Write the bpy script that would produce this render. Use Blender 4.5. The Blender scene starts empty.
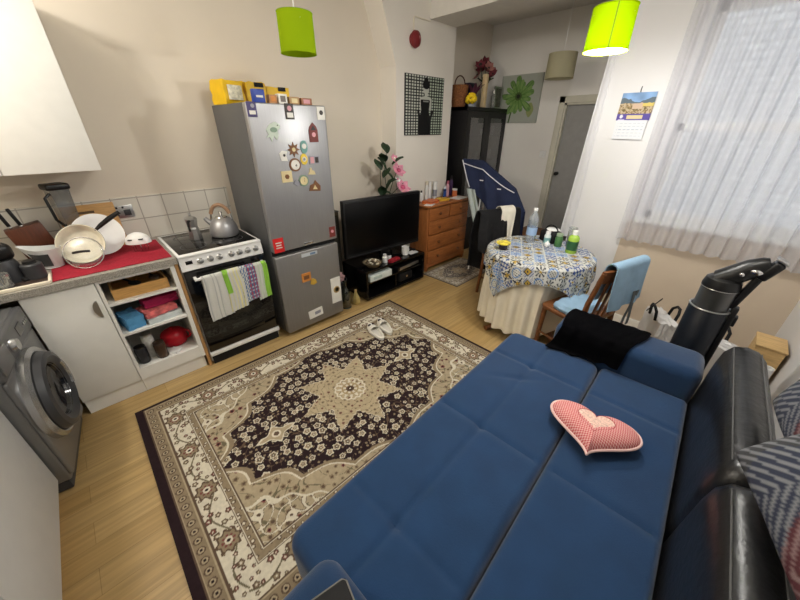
import bpy, bmesh, math, random
import numpy as np
from mathutils import Vector, Matrix, Quaternion
random.seed(7)
PI = math.pi
S = bpy.context.scene
COL = S.collection

# ---------------------------------------------------------------- camera, world, lights, exposure
cd = bpy.data.cameras.new('camera'); cam = bpy.data.objects.new('camera', cd); COL.objects.link(cam)
cd.sensor_fit = 'HORIZONTAL'; cd.sensor_width = 36.0; cd.lens = 36.0 * 320.08 / 800.0
cd.clip_start = 0.02
r_ = Vector((0.7170017, -0.69705612, 0.00461866)); d_ = Vector((-0.32887111, -0.34410863, -0.87945042)); f_ = Vector((0.61461561, 0.62904851, -0.47596809))
m4 = Matrix((( r_.x, -d_.x, -f_.x, 0.0), (r_.y, -d_.y, -f_.y, 0.0), (r_.z, -d_.z, -f_.z, 1.68), (0, 0, 0, 1)))
cam.matrix_world = m4
S.camera = cam
S.view_settings.view_transform = 'Standard'; S.view_settings.look = 'None'
S.view_settings.exposure = -0.08; S.view_settings.gamma = 1.0; S.view_settings.use_curve_mapping = False
w = bpy.data.worlds.new('sky'); S.world = w; w.use_nodes = True
bg = w.node_tree.nodes['Background']; bg.inputs[0].default_value = (0.86, 0.93, 1.0, 1); bg.inputs[1].default_value = 2.5

def lamp(name, loc, power, radius, col):
    l = bpy.data.lights.new(name, 'POINT'); l.energy = power; l.shadow_soft_size = radius; l.color = col
    o = bpy.data.objects.new(name, l); o.location = loc; COL.objects.link(o); return o
LAMP = (2.20, 0.745, 2.10)
lamp('pendant_bulb_light', (LAMP[0], LAMP[1], 2.016), 47, 0.025, (1.0, 0.975, 0.93))
lamp('kitchen_ceiling_light', (-0.75, 2.20, 2.56), 50, 0.10, (1.0, 0.965, 0.90))
lamp('sitting_fill_light', (1.30, 0.45, 2.76), 46, 0.14, (1.0, 0.97, 0.92))  # added unseen fill without a fixture, placed to brighten chimney breast and fridge front

# ---------------------------------------------------------------- materials
def srgb(c):
    if isinstance(c, str):
        c = c.lstrip('#'); c = tuple(int(c[i:i+2], 16) for i in (0, 2, 4))
    o = []
    for v in c[:3]:
        v = v / 255.0
        o.append(v / 12.92 if v <= 0.04045 else ((v + 0.055) / 1.055) ** 2.4)
    return tuple(o)
MATS = {}
def mat(name, col, rough=0.6, metal=0.0, var=0.06, scale=14.0, bump=0.0, bscale=120.0, spec=0.4, sheen=0.0, coat=0.0, stretch=None, trans=0.0, alpha=1.0):
    if name in MATS: return MATS[name]
    m = bpy.data.materials.new(name); m.use_nodes = True; nt = m.node_tree; b = nt.nodes['Principled BSDF']
    c = srgb(col)
    tc = nt.nodes.new('ShaderNodeTexCoord'); mp = nt.nodes.new('ShaderNodeMapping'); nt.links.new(tc.outputs['Object'], mp.inputs[0])
    if stretch: mp.inputs['Scale'].default_value = stretch
    n = nt.nodes.new('ShaderNodeTexNoise'); n.inputs['Scale'].default_value = scale; n.inputs['Detail'].default_value = 4
    nt.links.new(mp.outputs[0], n.inputs['Vector'])
    rp = nt.nodes.new('ShaderNodeValToRGB'); rp.color_ramp.elements[0].position = 0.3; rp.color_ramp.elements[1].position = 0.7
    rp.color_ramp.elements[0].color = (*[x * (1 - var) for x in c], 1); rp.color_ramp.elements[1].color = (*[min(1, x * (1 + var)) for x in c], 1)
    nt.links.new(n.outputs['Fac'], rp.inputs[0]); nt.links.new(rp.outputs[0], b.inputs['Base Color'])
    b.inputs['Roughness'].default_value = rough; b.inputs['Metallic'].default_value = metal
    b.inputs['Specular IOR Level'].default_value = spec
    if sheen: b.inputs['Sheen Weight'].default_value = sheen
    if coat: b.inputs['Coat Weight'].default_value = coat
    if trans: b.inputs['Transmission Weight'].default_value = trans
    if alpha < 1: b.inputs['Alpha'].default_value = alpha
    if bump:
        n2 = nt.nodes.new('ShaderNodeTexNoise'); n2.inputs['Scale'].default_value = bscale; n2.inputs['Detail'].default_value = 3
        nt.links.new(mp.outputs[0], n2.inputs['Vector'])
        bp = nt.nodes.new('ShaderNodeBump'); bp.inputs['Strength'].default_value = bump; bp.inputs['Distance'].default_value = 0.01
        nt.links.new(n2.outputs['Fac'], bp.inputs['Height']); nt.links.new(bp.outputs[0], b.inputs['Normal'])
    MATS[name] = m; return m
def vcol(name, rough=0.8, bump=0.0, bscale=300.0, spec=0.3):
    if name in MATS: return MATS[name]
    m = bpy.data.materials.new(name); m.use_nodes = True; nt = m.node_tree; b = nt.nodes['Principled BSDF']
    a = nt.nodes.new('ShaderNodeVertexColor'); a.layer_name = 'pattern'
    tc = nt.nodes.new('ShaderNodeTexCoord'); n = nt.nodes.new('ShaderNodeTexNoise'); n.inputs['Scale'].default_value = bscale
    nt.links.new(tc.outputs['Object'], n.inputs['Vector'])
    mx = nt.nodes.new('ShaderNodeMix'); mx.data_type = 'RGBA'; mx.blend_type = 'MULTIPLY'; mx.inputs[0].default_value = 0.25
    nt.links.new(a.outputs['Color'], mx.inputs[6]); nt.links.new(n.outputs['Fac'], mx.inputs[7]); nt.links.new(mx.outputs[2], b.inputs['Base Color'])
    b.inputs['Roughness'].default_value = rough; b.inputs['Specular IOR Level'].default_value = spec
    if bump:
        bp = nt.nodes.new('ShaderNodeBump'); bp.inputs['Strength'].default_value = bump; bp.inputs['Distance'].default_value = 0.005
        nt.links.new(n.outputs['Fac'], bp.inputs['Height']); nt.links.new(bp.outputs[0], b.inputs['Normal'])
    MATS[name] = m; return m
def glassy(name, tint=(1, 1, 1), gloss=0.10, rough=0.02, opac=0.0, body=(0.8, 0.8, 0.8)):
    if name in MATS: return MATS[name]
    m = bpy.data.materials.new(name); m.use_nodes = True; nt = m.node_tree; nt.nodes.clear()
    o = nt.nodes.new('ShaderNodeOutputMaterial'); t = nt.nodes.new('ShaderNodeBsdfTransparent'); t.inputs[0].default_value = (*tint, 1)
    g = nt.nodes.new('ShaderNodeBsdfGlossy'); g.inputs['Roughness'].default_value = rough
    f = nt.nodes.new('ShaderNodeLayerWeight'); f.inputs[0].default_value = 0.35
    mt = nt.nodes.new('ShaderNodeMath'); mt.operation = 'MULTIPLY_ADD'; mt.inputs[1].default_value = 0.6; mt.inputs[2].default_value = gloss
    nt.links.new(f.outputs['Facing'], mt.inputs[0])
    mx = nt.nodes.new('ShaderNodeMixShader'); nt.links.new(mt.outputs[0], mx.inputs[0])
    if opac:
        d = nt.nodes.new('ShaderNodeBsdfDiffuse'); d.inputs[0].default_value = (*body, 1)
        m2 = nt.nodes.new('ShaderNodeMixShader'); m2.inputs[0].default_value = opac
        nt.links.new(t.outputs[0], m2.inputs[1]); nt.links.new(d.outputs[0], m2.inputs[2]); nt.links.new(m2.outputs[0], mx.inputs[1])
    else: nt.links.new(t.outputs[0], mx.inputs[1])
    nt.links.new(g.outputs[0], mx.inputs[2]); nt.links.new(mx.outputs[0], o.inputs[0])
    MATS[name] = m; return m
def thin(name, col, transl=0.5, transp=0.0):
    if name in MATS: return MATS[name]
    m = bpy.data.materials.new(name); m.use_nodes = True; nt = m.node_tree; nt.nodes.clear()
    c = (*srgb(col), 1)
    o = nt.nodes.new('ShaderNodeOutputMaterial'); d = nt.nodes.new('ShaderNodeBsdfDiffuse'); d.inputs[0].default_value = c
    t = nt.nodes.new('ShaderNodeBsdfTranslucent'); t.inputs[0].default_value = c
    tc = nt.nodes.new('ShaderNodeTexCoord'); n = nt.nodes.new('ShaderNodeTexNoise'); n.inputs['Scale'].default_value = 200
    nt.links.new(tc.outputs['Object'], n.inputs['Vector'])
    mx = nt.nodes.new('ShaderNodeMixShader'); mx.inputs[0].default_value = transl
    nt.links.new(d.outputs[0], mx.inputs[1]); nt.links.new(t.outputs[0], mx.inputs[2])
    last = mx
    if transp:
        tp = nt.nodes.new('ShaderNodeBsdfTransparent'); m2 = nt.nodes.new('ShaderNodeMixShader')
        mt = nt.nodes.new('ShaderNodeMath'); mt.operation = 'MULTIPLY_ADD'; mt.inputs[1].default_value = 0.1; mt.inputs[2].default_value = transp - 0.05
        nt.links.new(n.outputs['Fac'], mt.inputs[0]); nt.links.new(mt.outputs[0], m2.inputs[0])
        nt.links.new(mx.outputs[0], m2.inputs[1]); nt.links.new(tp.outputs[0], m2.inputs[2]); last = m2
    nt.links.new(last.outputs[0], o.inputs[0]); MATS[name] = m; return m
def emis(name, col, s):
    m = bpy.data.materials.new(name); m.use_nodes = True; nt = m.node_tree; b = nt.nodes['Principled BSDF']
    b.inputs['Emission Color'].default_value = (*srgb(col), 1); b.inputs['Emission Strength'].default_value = s; return m

def brickmat(name, c1, c2, mortar, bw, rh, ms, axes, rough=0.6, off=0.5, bump=0.2, grain=None, spec=0.4):
    m = bpy.data.materials.new(name); m.use_nodes = True; nt = m.node_tree; b = nt.nodes['Principled BSDF']
    g = nt.nodes.new('ShaderNodeNewGeometry'); sp = nt.nodes.new('ShaderNodeSeparateXYZ'); cb = nt.nodes.new('ShaderNodeCombineXYZ')
    nt.links.new(g.outputs['Position'], sp.inputs[0]); nt.links.new(sp.outputs[axes[0]], cb.inputs[0]); nt.links.new(sp.outputs[axes[1]], cb.inputs[1])
    mp = nt.nodes.new('ShaderNodeMapping'); nt.links.new(cb.outputs[0], mp.inputs[0])
    br = nt.nodes.new('ShaderNodeTexBrick'); br.offset = off
    br.inputs['Scale'].default_value = 1.0; br.inputs['Brick Width'].default_value = bw; br.inputs['Row Height'].default_value = rh
    br.inputs['Mortar Size'].default_value = ms; br.inputs['Mortar Smooth'].default_value = 0.2
    br.inputs['Color1'].default_value = (*srgb(c1), 1); br.inputs['Color2'].default_value = (*srgb(c2), 1); br.inputs['Mortar'].default_value = (*srgb(mortar), 1)
    nt.links.new(mp.outputs[0], br.inputs['Vector'])
    src = br.outputs['Color']
    if grain:
        mg = nt.nodes.new('ShaderNodeMapping'); mg.inputs['Scale'].default_value = grain[0]; nt.links.new(cb.outputs[0], mg.inputs[0])
        n = nt.nodes.new('ShaderNodeTexNoise'); n.inputs['Scale'].default_value = 1.0; n.inputs['Detail'].default_value = 6; n.inputs['Distortion'].default_value = 0.7
        nt.links.new(mg.outputs[0], n.inputs['Vector'])
        rp = nt.nodes.new('ShaderNodeValToRGB'); rp.color_ramp.elements[0].position = 0.35; rp.color_ramp.elements[1].position = 0.65
        rp.color_ramp.elements[0].color = (*[1 - grain[1]] * 3, 1); rp.color_ramp.elements[1].color = (1, 1, 1, 1)
        nt.links.new(n.outputs['Fac'], rp.inputs[0])
        mx = nt.nodes.new('ShaderNodeMix'); mx.data_type = 'RGBA'; mx.blend_type = 'MULTIPLY'; mx.inputs[0].default_value = 1
        nt.links.new(src, mx.inputs[6]); nt.links.new(rp.outputs[0], mx.inputs[7]); src = mx.outputs[2]
    nt.links.new(src, b.inputs['Base Color']); b.inputs['Roughness'].default_value = rough; b.inputs['Specular IOR Level'].default_value = spec
    bp = nt.nodes.new('ShaderNodeBump'); bp.inputs['Strength'].default_value = bump; bp.inputs['Distance'].default_value = 0.003; bp.invert = True
    nt.links.new(br.outputs['Fac'], bp.inputs['Height']); nt.links.new(bp.outputs[0], b.inputs['Normal'])
    return m

WALL = mat('wall_paint', (221, 211, 195), 0.85, var=0.02, scale=2.5, bump=0.03, bscale=60)
WALLW = mat('window_wall_paint', (218, 217, 217), 0.85, var=0.02, scale=2.5, bump=0.03, bscale=60)
WALLE = mat('end_wall_paint', (232, 229, 224), 0.85, var=0.02, scale=2.5)
CEIL = mat('ceiling_paint', (224, 220, 212), 0.9, var=0.02)
FLOOR = brickmat('oak_laminate', (190, 160, 108), (178, 146, 92), (150, 120, 74), 1.25, 0.125, 0.0012, (0, 1), rough=0.42, off=0.37, bump=0.05, grain=((2.2, 42, 1), 0.26))
TILE = brickmat('white_tile', (226, 222, 212), (220, 216, 206), (176, 170, 160), 0.152, 0.152, 0.004, (0, 2), rough=0.25, off=0.0, bump=0.4)
BRICKS = brickmat('pale_brick', (206, 204, 202), (186, 184, 184), (156, 154, 154), 0.22, 0.075, 0.012, (1, 2), rough=0.9)
WHITE = mat('white_laminate', (232, 231, 225), 0.38, var=0.02)
WHITE2 = mat('white_plastic', (232, 232, 230), 0.35, var=0.02)
GREYW = mat('greyish_white_laminate', (206, 206, 204), 0.45, var=0.02)
GRANITE = mat('speckled_worktop', (150, 146, 138), 0.35, var=0.55, scale=260)
OAK = mat('oak_edge', (176, 134, 84), 0.5, var=0.15, scale=6, stretch=(12, 12, 1))
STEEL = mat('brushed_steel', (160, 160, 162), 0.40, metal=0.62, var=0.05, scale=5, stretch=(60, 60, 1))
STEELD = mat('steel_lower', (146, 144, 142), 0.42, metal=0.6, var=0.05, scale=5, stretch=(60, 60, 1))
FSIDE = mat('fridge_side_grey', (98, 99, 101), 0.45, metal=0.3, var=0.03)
BLACK = mat('black_plastic', (18, 18, 19), 0.35, var=0.1)
BLACKM = mat('black_matt', (16, 16, 18), 0.75, var=0.1)
BLKGLASS = mat('black_glass', (8, 8, 9), 0.06, var=0.0, spec=0.6)
CHROME = mat('chrome', (205, 205, 205), 0.12, metal=1.0, var=0.02)
ALU = mat('aluminium', (176, 176, 174), 0.28, metal=0.9, var=0.05)
SILVER = mat('washer_silver', (128, 129, 130), 0.38, metal=0.55, var=0.03)
SILVERL = mat('washer_ring_silver', (176, 177, 178), 0.25, metal=0.8, var=0.03)
DGREY = mat('dark_grey_plastic', (58, 59, 62), 0.4, var=0.05)
RED = mat('red_mat_cloth', (158, 20, 44), 0.9, var=0.15, scale=60, bump=0.3, bscale=500)
REDM = mat('red_enamel', (176, 24, 38), 0.25, var=0.05)
PINE = mat('orange_pine', (160, 97, 50), 0.42, var=0.22, scale=5, stretch=(2, 14, 14), coat=0.15)
PINEV = mat('orange_pine_side', (158, 98, 52), 0.45, var=0.2, scale=5, stretch=(14, 14, 2), coat=0.1)
DWOOD = mat('brown_wood', (112, 68, 36), 0.45, var=0.25, scale=6, stretch=(14, 14, 2))
LWOOD = mat('light_wood', (206, 172, 118), 0.5, var=0.15, scale=6, stretch=(14, 2, 14))
BOARDW = mat('bamboo_board', (198, 152, 90), 0.5, var=0.15, scale=8, stretch=(2, 20, 20))
WALNUT = mat('dark_brown_board', (84, 44, 26), 0.45, var=0.2, scale=8, stretch=(12, 12, 2))
CABBLK = mat('black_brown_cabinet', (26, 25, 27), 0.4, var=0.15, scale=6)
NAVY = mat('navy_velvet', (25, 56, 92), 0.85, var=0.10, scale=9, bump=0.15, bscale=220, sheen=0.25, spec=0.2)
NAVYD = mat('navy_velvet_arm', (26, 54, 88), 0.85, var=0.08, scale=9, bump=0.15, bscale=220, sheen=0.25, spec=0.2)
LEATHER = mat('black_leather', (21, 21, 22), 0.33, var=0.1, bump=0.16, bscale=45, spec=0.5)
THREAD = mat('grey_stitching', (88, 88, 88), 0.6)
THROW = mat('black_knit', (7, 7, 9), 0.97, var=0.1, bump=0.3, bscale=400, spec=0.03)
CREAM = mat('cream_cloth', (232, 224, 204), 0.85, var=0.03, bump=0.1, bscale=300)
LBLUE = mat('light_blue_cloth', (138, 168, 192), 0.85, var=0.08, bump=0.2, bscale=200)
NAVYCL = mat('navy_cotton', (26, 36, 66), 0.85, var=0.1, bump=0.15, bscale=150)
WPIPE = mat('white_piping', (222, 222, 226), 0.7)
GREENP = mat('plant_green', (36, 58, 34), 0.55, var=0.25, scale=30)
PINKP = mat('pink_petal', (226, 150, 172), 0.6, var=0.2, scale=40)
PINKD = mat('deep_pink_petal', (196, 86, 120), 0.6, var=0.2, scale=40)
YELL = mat('yellow_plastic', (236, 192, 18), 0.45, var=0.06)
YELF = mat('yellow_petal', (240, 206, 30), 0.7, var=0.1)
LIME = thin('lime_shade_fabric', (160, 196, 6), 0.075)
LINING = thin('white_shade_lining', (236, 236, 226), 0.20)
LIMEU = thin('lime_shade_fabric_unlit', (154, 184, 26), 0.30)
CREAMSH = thin('cream_shade_fabric', (196, 190, 160), 0.4)
SHEER = thin('sheer_white_voile', (226, 226, 232), 0.50, 0.40)
VOILE = thin('white_voile', (240, 240, 242), 0.4, 0.06)
PANE = glassy('window_glass', (0.97, 0.98, 0.98), 0.0, 0.25)
GLASS = glassy('clear_glass', (0.93, 0.95, 0.95), 0.12, opac=0.08)
SMOKE = glassy('smoked_glass', (0.35, 0.36, 0.38), 0.12)
CABGL = glassy('cabinet_glass', (0.5, 0.52, 0.55), 0.06)
PETB = glassy('clear_plastic', (0.86, 0.91, 0.95), 0.14, opac=0.18, body=(0.75, 0.82, 0.9))
DKGLASS = glassy('dark_bottle_glass', (0.10, 0.12, 0.10), 0.12, opac=0.5, body=(0.02, 0.03, 0.02))
BULB = emis('lit_bulb', (255, 246, 226), 30)
PAINT = vcol('painted_pattern', 0.7)
FAB = vcol('printed_fabric', 0.85, 0.15)
RUGM = vcol('woven_rug', 0.95, 0.25, 500, 0.1)
def C(name, c, rough=0.5, **k): return mat(name, c, rough, **k)

# ---------------------------------------------------------------- mesh helpers
class MB:
    def __init__(s): s.v = []; s.f = []; s.c = None
    def add(s, verts, faces, M=None):
        n = len(s.v)
        for p in verts:
            p = Vector(p); s.v.append(M @ p if M is not None else p)
        for f in faces: s.f.append(tuple(i + n for i in f))
        return s
    def bm(s, bm, M=None):
        bm.verts.index_update(); s.add([v.co.copy() for v in bm.verts], [[v.index for v in f.verts] for f in bm.faces], M); bm.free(); return s
    def box(s, c, size, bev=0.0, seg=2, M=None, rot=None):
        b = bmesh.new(); bmesh.ops.create_cube(b, size=1)
        for v in b.verts: v.co = Vector((v.co.x * size[0], v.co.y * size[1], v.co.z * size[2]))
        if bev > 0: bmesh.ops.bevel(b, geom=b.edges[:], offset=min(bev, min(size) * 0.49), segments=seg, affect='EDGES', profile=0.5)
        T = Matrix.Translation(Vector(c))
        if rot is not None: T = T @ rot
        return s.bm(b, M @ T if M is not None else T)
    def bx(s, x0, x1, y0, y1, z0, z1, bev=0.0, seg=2):
        return s.box(((x0 + x1) / 2, (y0 + y1) / 2, (z0 + z1) / 2), (abs(x1 - x0), abs(y1 - y0), abs(z1 - z0)), bev, seg)
    def lathe(s, prof, c=(0, 0, 0), seg=24, M=None, capb=True, capt=True):
        vs = []; fs = []; n = len(prof)
        for (r, z) in prof:
            for k in range(seg):
                a = 2 * PI * k / seg; vs.append(Vector(c) + Vector((r * math.cos(a), r * math.sin(a), z)))
        for i in range(n - 1):
            for k in range(seg):
                k2 = (k + 1) % seg; fs.append((i * seg + k, i * seg + k2, (i + 1) * seg + k2, (i + 1) * seg + k))
        if capb: fs.append(tuple(reversed(range(seg))))
        if capt: fs.append(tuple((n - 1) * seg + k for k in range(seg)))
        return s.add(vs, fs, M)
    def tube(s, pts, r, seg=10, closed=False, cap=True):
        pts = [Vector(p) for p in pts]; n = len(pts); vs = []; fs = []
        rr = r if isinstance(r, (list, tuple)) else [r] * n
        prev = None
        for i, p in enumerate(pts):
            a = pts[i - 1] if (i > 0 or closed) else p; b = pts[(i + 1) % n] if (i < n - 1 or closed) else p
            t = (b - a).normalized()
            if prev is None:
                u = t.cross(Vector((0, 0, 1)));
                if u.length < 1e-3: u = t.cross(Vector((1, 0, 0)))
                u.normalize()
            else:
                u = prev - t * prev.dot(t); u.normalize()
            prev = u; w_ = t.cross(u)
            for k in range(seg):
                an = 2 * PI * k / seg; vs.append(p + (u * math.cos(an) + w_ * math.sin(an)) * rr[i])
        m = n if closed else n - 1
        for i in range(m):
            j = (i + 1) % n
            for k in range(seg):
                k2 = (k + 1) % seg; fs.append((i * seg + k, i * seg + k2, j * seg + k2, j * seg + k))
        if cap and not closed:
            fs.append(tuple(reversed(range(seg)))); fs.append(tuple((n - 1) * seg + k for k in range(seg)))
        return s.add(vs, fs)
    def ell(s, c, r, u=16, v=10, M=None):
        b = bmesh.new(); bmesh.ops.create_uvsphere(b, u_segments=u, v_segments=v, radius=1)
        T = Matrix.Translation(Vector(c)) @ Matrix.Diagonal((r[0], r[1], r[2], 1))
        return s.bm(b, M @ T if M is not None else T)
    def prism(s, poly, z0, z1, M=None):
        n = len(poly); vs = [(p[0], p[1], z0) for p in poly] + [(p[0], p[1], z1) for p in poly]
        fs = [tuple(reversed(range(n))), tuple(range(n, 2 * n))] + [(i, (i + 1) % n, n + (i + 1) % n, n + i) for i in range(n)]
        return s.add(vs, fs, M)
    def sheet(s, fn, nu, nv, th=0.0, colfn=None):
        P = [[Vector(fn(i / nu, j / nv)) for j in range(nv + 1)] for i in range(nu + 1)]
        idx = lambda i, j: i * (nv + 1) + j
        vs = [P[i][j] for i in range(nu + 1) for j in range(nv + 1)]
        fs = [(idx(i, j), idx(i + 1, j), idx(i + 1, j + 1), idx(i, j + 1)) for i in range(nu) for j in range(nv)]
        cols = [colfn(i / nu, j / nv) for i in range(nu + 1) for j in range(nv + 1)] if colfn else None
        if th:
            N = len(vs); nr = []
            for i in range(nu + 1):
                for j in range(nv + 1):
                    a = P[min(i + 1, nu)][j] - P[max(i - 1, 0)][j]; b = P[i][min(j + 1, nv)] - P[i][max(j - 1, 0)]
                    q = a.cross(b); nr.append(q.normalized() if q.length > 1e-12 else Vector((0, 0, 1)))
            vs = vs + [vs[k] - nr[k] * th for k in range(N)]
            fs = fs + [tuple(N + k for k in reversed(f)) for f in fs]
            ring = [idx(i, 0) for i in range(nu + 1)] + [idx(nu, j) for j in range(1, nv + 1)] + [idx(i, nv) for i in range(nu - 1, -1, -1)] + [idx(0, j) for j in range(nv - 1, 0, -1)]
            L = len(ring)
            fs += [(ring[k], N + ring[k], N + ring[(k + 1) % L], ring[(k + 1) % L]) for k in range(L)]
            if cols: cols = cols + cols
        if cols: s.c = (s.c or []) + cols
        return s.add(vs, fs)
    def xf(s, M):
        s.v = [M @ p for p in s.v]; return s

def mkobj(name, mb, m, parent=None, loc=(0, 0, 0), rotz=0.0, smooth=True, ang=35, world=False):
    me = bpy.data.meshes.new(name)
    vs = mb.v
    if world:
        Mi = (Matrix.Translation(Vector(loc)) @ Matrix.Rotation(rotz, 4, 'Z')).inverted(); vs = [Mi @ p for p in vs]
    me.from_pydata([tuple(p) for p in vs], [], mb.f); me.update()
    b = bmesh.new(); b.from_mesh(me); bmesh.ops.recalc_face_normals(b, faces=b.faces[:]); b.to_mesh(me); b.free()
    if mb.c:
        a = me.color_attributes.new('pattern', 'FLOAT_COLOR', 'POINT')
        arr = np.ones((len(me.vertices), 4), np.float32); arr[:, :3] = np.array(mb.c, np.float32)[:, :3]; a.data.foreach_set('color', arr.ravel())
    if smooth:
        me.polygons.foreach_set('use_smooth', [True] * len(me.polygons)); me.set_sharp_from_angle(angle=math.radians(ang))
    me.materials.append(m)
    o = bpy.data.objects.new(name, me); COL.objects.link(o)
    if parent is not None: o.parent = parent
    else: o.location = loc; o.rotation_euler = (0, 0, rotz)
    return o
def tag(o, label, cat, group=None, kind=None):
    o['label'] = label; o['category'] = cat
    if group: o['group'] = group
    if kind: o['kind'] = kind
    return o
class Thing:
    def __init__(s, name, label, cat, loc=(0, 0, 0), rotz=0.0, group=None):
        s.o = bpy.data.objects.new(name, None); COL.objects.link(s.o); s.o.location = loc; s.o.rotation_euler = (0, 0, rotz)
        s.o.empty_display_size = 0.05
        tag(s.o, label, cat, group); s.Mi = (Matrix.Translation(Vector(loc)) @ Matrix.Rotation(rotz, 4, 'Z')).inverted()
    def part(s, name, mb, m, parent=None, world=False, label=None, **k):
        if world: mb.xf(s.Mi)
        o = mkobj(name, mb, m, parent or s.o, **k)
        if label: o['label'] = label
        return o
def single(name, label, cat, mb, m, loc=(0, 0, 0), rotz=0.0, group=None, world=False, **k):
    return tag(mkobj(name, mb, m, None, loc, rotz, world=world, **k), label, cat, group)
def struct(name, mb, m, **k):
    o = mkobj(name, mb, m, None, **k); o['kind'] = 'structure'; return o
def dup(o, loc, rotz=None, label=None):
    r = o.copy(); COL.objects.link(r); r.location = loc
    if rotz is not None: r.rotation_euler = (0, 0, rotz)
    if label: r['label'] = label
    for ch in list(o.children):
        c = ch.copy(); COL.objects.link(c); c.parent = r
        for g in list(ch.children):
            d = g.copy(); COL.objects.link(d); d.parent = c
    return r
def RX(a): return Matrix.Rotation(a, 4, 'X')
def RY(a): return Matrix.Rotation(a, 4, 'Y')
def RZ(a): return Matrix.Rotation(a, 4, 'Z')
def T(x, y, z): return Matrix.Translation(Vector((x, y, z)))

def pad(w_, d_, h, r=0.04, rc=0.05, nx=60, ny=40, relief=None, c=(0, 0, 0)):
    """upholstered pad: rounded top edge, rounded plan corners, heightfield relief on top"""
    mb = MB(); 
    def coords(n, half):
        t = np.linspace(-1, 1, n + 1); return np.sign(t) * (1 - (1 - np.abs(t)) ** 1.25) * half
    X = coords(nx, w_ / 2); Y = coords(ny, d_ / 2); vs = []
    for x in X:
        for y in Y:
            px, py = x, y; qx = abs(x) - (w_ / 2 - rc); qy = abs(y) - (d_ / 2 - rc)
            if qx > 0 and qy > 0:
                L = math.hypot(qx, qy); k = max(qx, qy) / L
                px = math.copysign(w_ / 2 - rc + qx * k, x); py = math.copysign(d_ / 2 - rc + qy * k, y)
                e = rc - math.hypot(abs(px) - (w_ / 2 - rc), abs(py) - (d_ / 2 - rc))
            else: e = min(w_ / 2 - abs(x), d_ / 2 - abs(y))
            z = h
            if e < r: z = h - r + math.sqrt(max(0, r * r - (r - e) ** 2))
            if relief: z += relief(px, py) * min(1, e / r)
            vs.append((c[0] + px, c[1] + py, c[2] + z))
    idx = lambda i, j: i * (ny + 1) + j
    fs = [(idx(i, j), idx(i + 1, j), idx(i + 1, j + 1), idx(i, j + 1)) for i in range(nx) for j in range(ny)]
    ring = [idx(i, 0) for i in range(nx + 1)] + [idx(nx, j) for j in range(1, ny + 1)] + [idx(i, ny) for i in range(nx - 1, -1, -1)] + [idx(0, j) for j in range(ny - 1, 0, -1)]
    n = len(vs); L = len(ring)
    for lev in (r * 0.5, 0.0):
        k = 1.0 if lev else 0.985
        for i in ring:
            vs.append((c[0] + (vs[i][0] - c[0]) * k, c[1] + (vs[i][1] - c[1]) * k, c[2] + lev))
    for k in range(L):
        k2 = (k + 1) % L
        fs.append((ring[k], ring[k2], n + k2, n + k)); fs.append((n + k, n + k2, n + L + k2, n + L + k))
    fs.append(tuple(n + L + k for k in reversed(range(L))))
    return mb.add(vs, fs)

def cushion(w_, d_, t, n=28, puff=0.5, M=None, colfn=None):
    """knife-edge scatter cushion"""
    mb = MB(); vs = []; cols = []; g = np.linspace(-1, 1, n + 1)
    for sgn in (1, -1):
        for u in g:
            for v in g:
                k = (max(0, 1 - u * u) * max(0, 1 - v * v)) ** puff
                pin = 1 - 0.07 * (1 - abs(u * v)) * (abs(u) ** 4 + abs(v) ** 4) / 2
                vs.append((u * w_ / 2 * pin, v * d_ / 2 * pin, sgn * (t / 2 * k + 0.004)))
                if colfn: cols.append(colfn(u, v))
    N = (n + 1) ** 2; idx = lambda i, j: i * (n + 1) + j; fs = []
    for i in range(n):
        for j in range(n):
            f = (idx(i, j), idx(i + 1, j), idx(i + 1, j + 1), idx(i, j + 1)); fs.append(f); fs.append(tuple(N + q for q in reversed(f)))
    ring = [idx(i, 0) for i in range(n + 1)] + [idx(n, j) for j in range(1, n + 1)] + [idx(i, n) for i in range(n - 1, -1, -1)] + [idx(0, j) for j in range(n - 1, 0, -1)]
    L = len(ring); fs += [(ring[k], N + ring[k], N + ring[(k + 1) % L], ring[(k + 1) % L]) for k in range(L)]
    mb.add(vs, fs, M)
    if cols: mb.c = cols
    return mb

def gridmesh(x0, x1, y0, y1, nx, ny, colarr, th, top):
    """flat panel in its own XY with painted pattern (colarr nx+1 x ny+1 x 3) on the top side"""
    mb = MB(); xs = np.linspace(x0, x1, nx + 1); ys = np.linspace(y0, y1, ny + 1)
    XX, YY = np.meshgrid(xs, ys, indexing='ij'); N = (nx + 1) * (ny + 1)
    vs = [(a, b, top) for a, b in zip(XX.ravel(), YY.ravel())]
    i, j = np.meshgrid(np.arange(nx), np.arange(ny), indexing='ij'); a = (i * (ny + 1) + j).ravel()
    fs = [(int(q), int(q + ny + 1), int(q + ny + 2), int(q + 1)) for q in a]
    idx = lambda i, j: i * (ny + 1) + j
    ring = [idx(i, 0) for i in range(nx + 1)] + [idx(nx, j) for j in range(1, ny + 1)] + [idx(i, ny) for i in range(nx - 1, -1, -1)] + [idx(0, j) for j in range(ny - 1, 0, -1)]
    L = len(ring); low = [(vs[k][0], vs[k][1], top - th) for k in ring]
    fs += [(ring[k], N + k, N + (k + 1) % L, ring[(k + 1) % L]) for k in range(L)] + [tuple(N + k for k in range(L))]
    cols = colarr.reshape(-1, 3).tolist(); cols += [cols[k] for k in ring]
    mb.v = [Vector(p) for p in vs + low]; mb.f = fs; mb.c = cols
    return mb
def lin(*a): return np.array(srgb(a))

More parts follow.
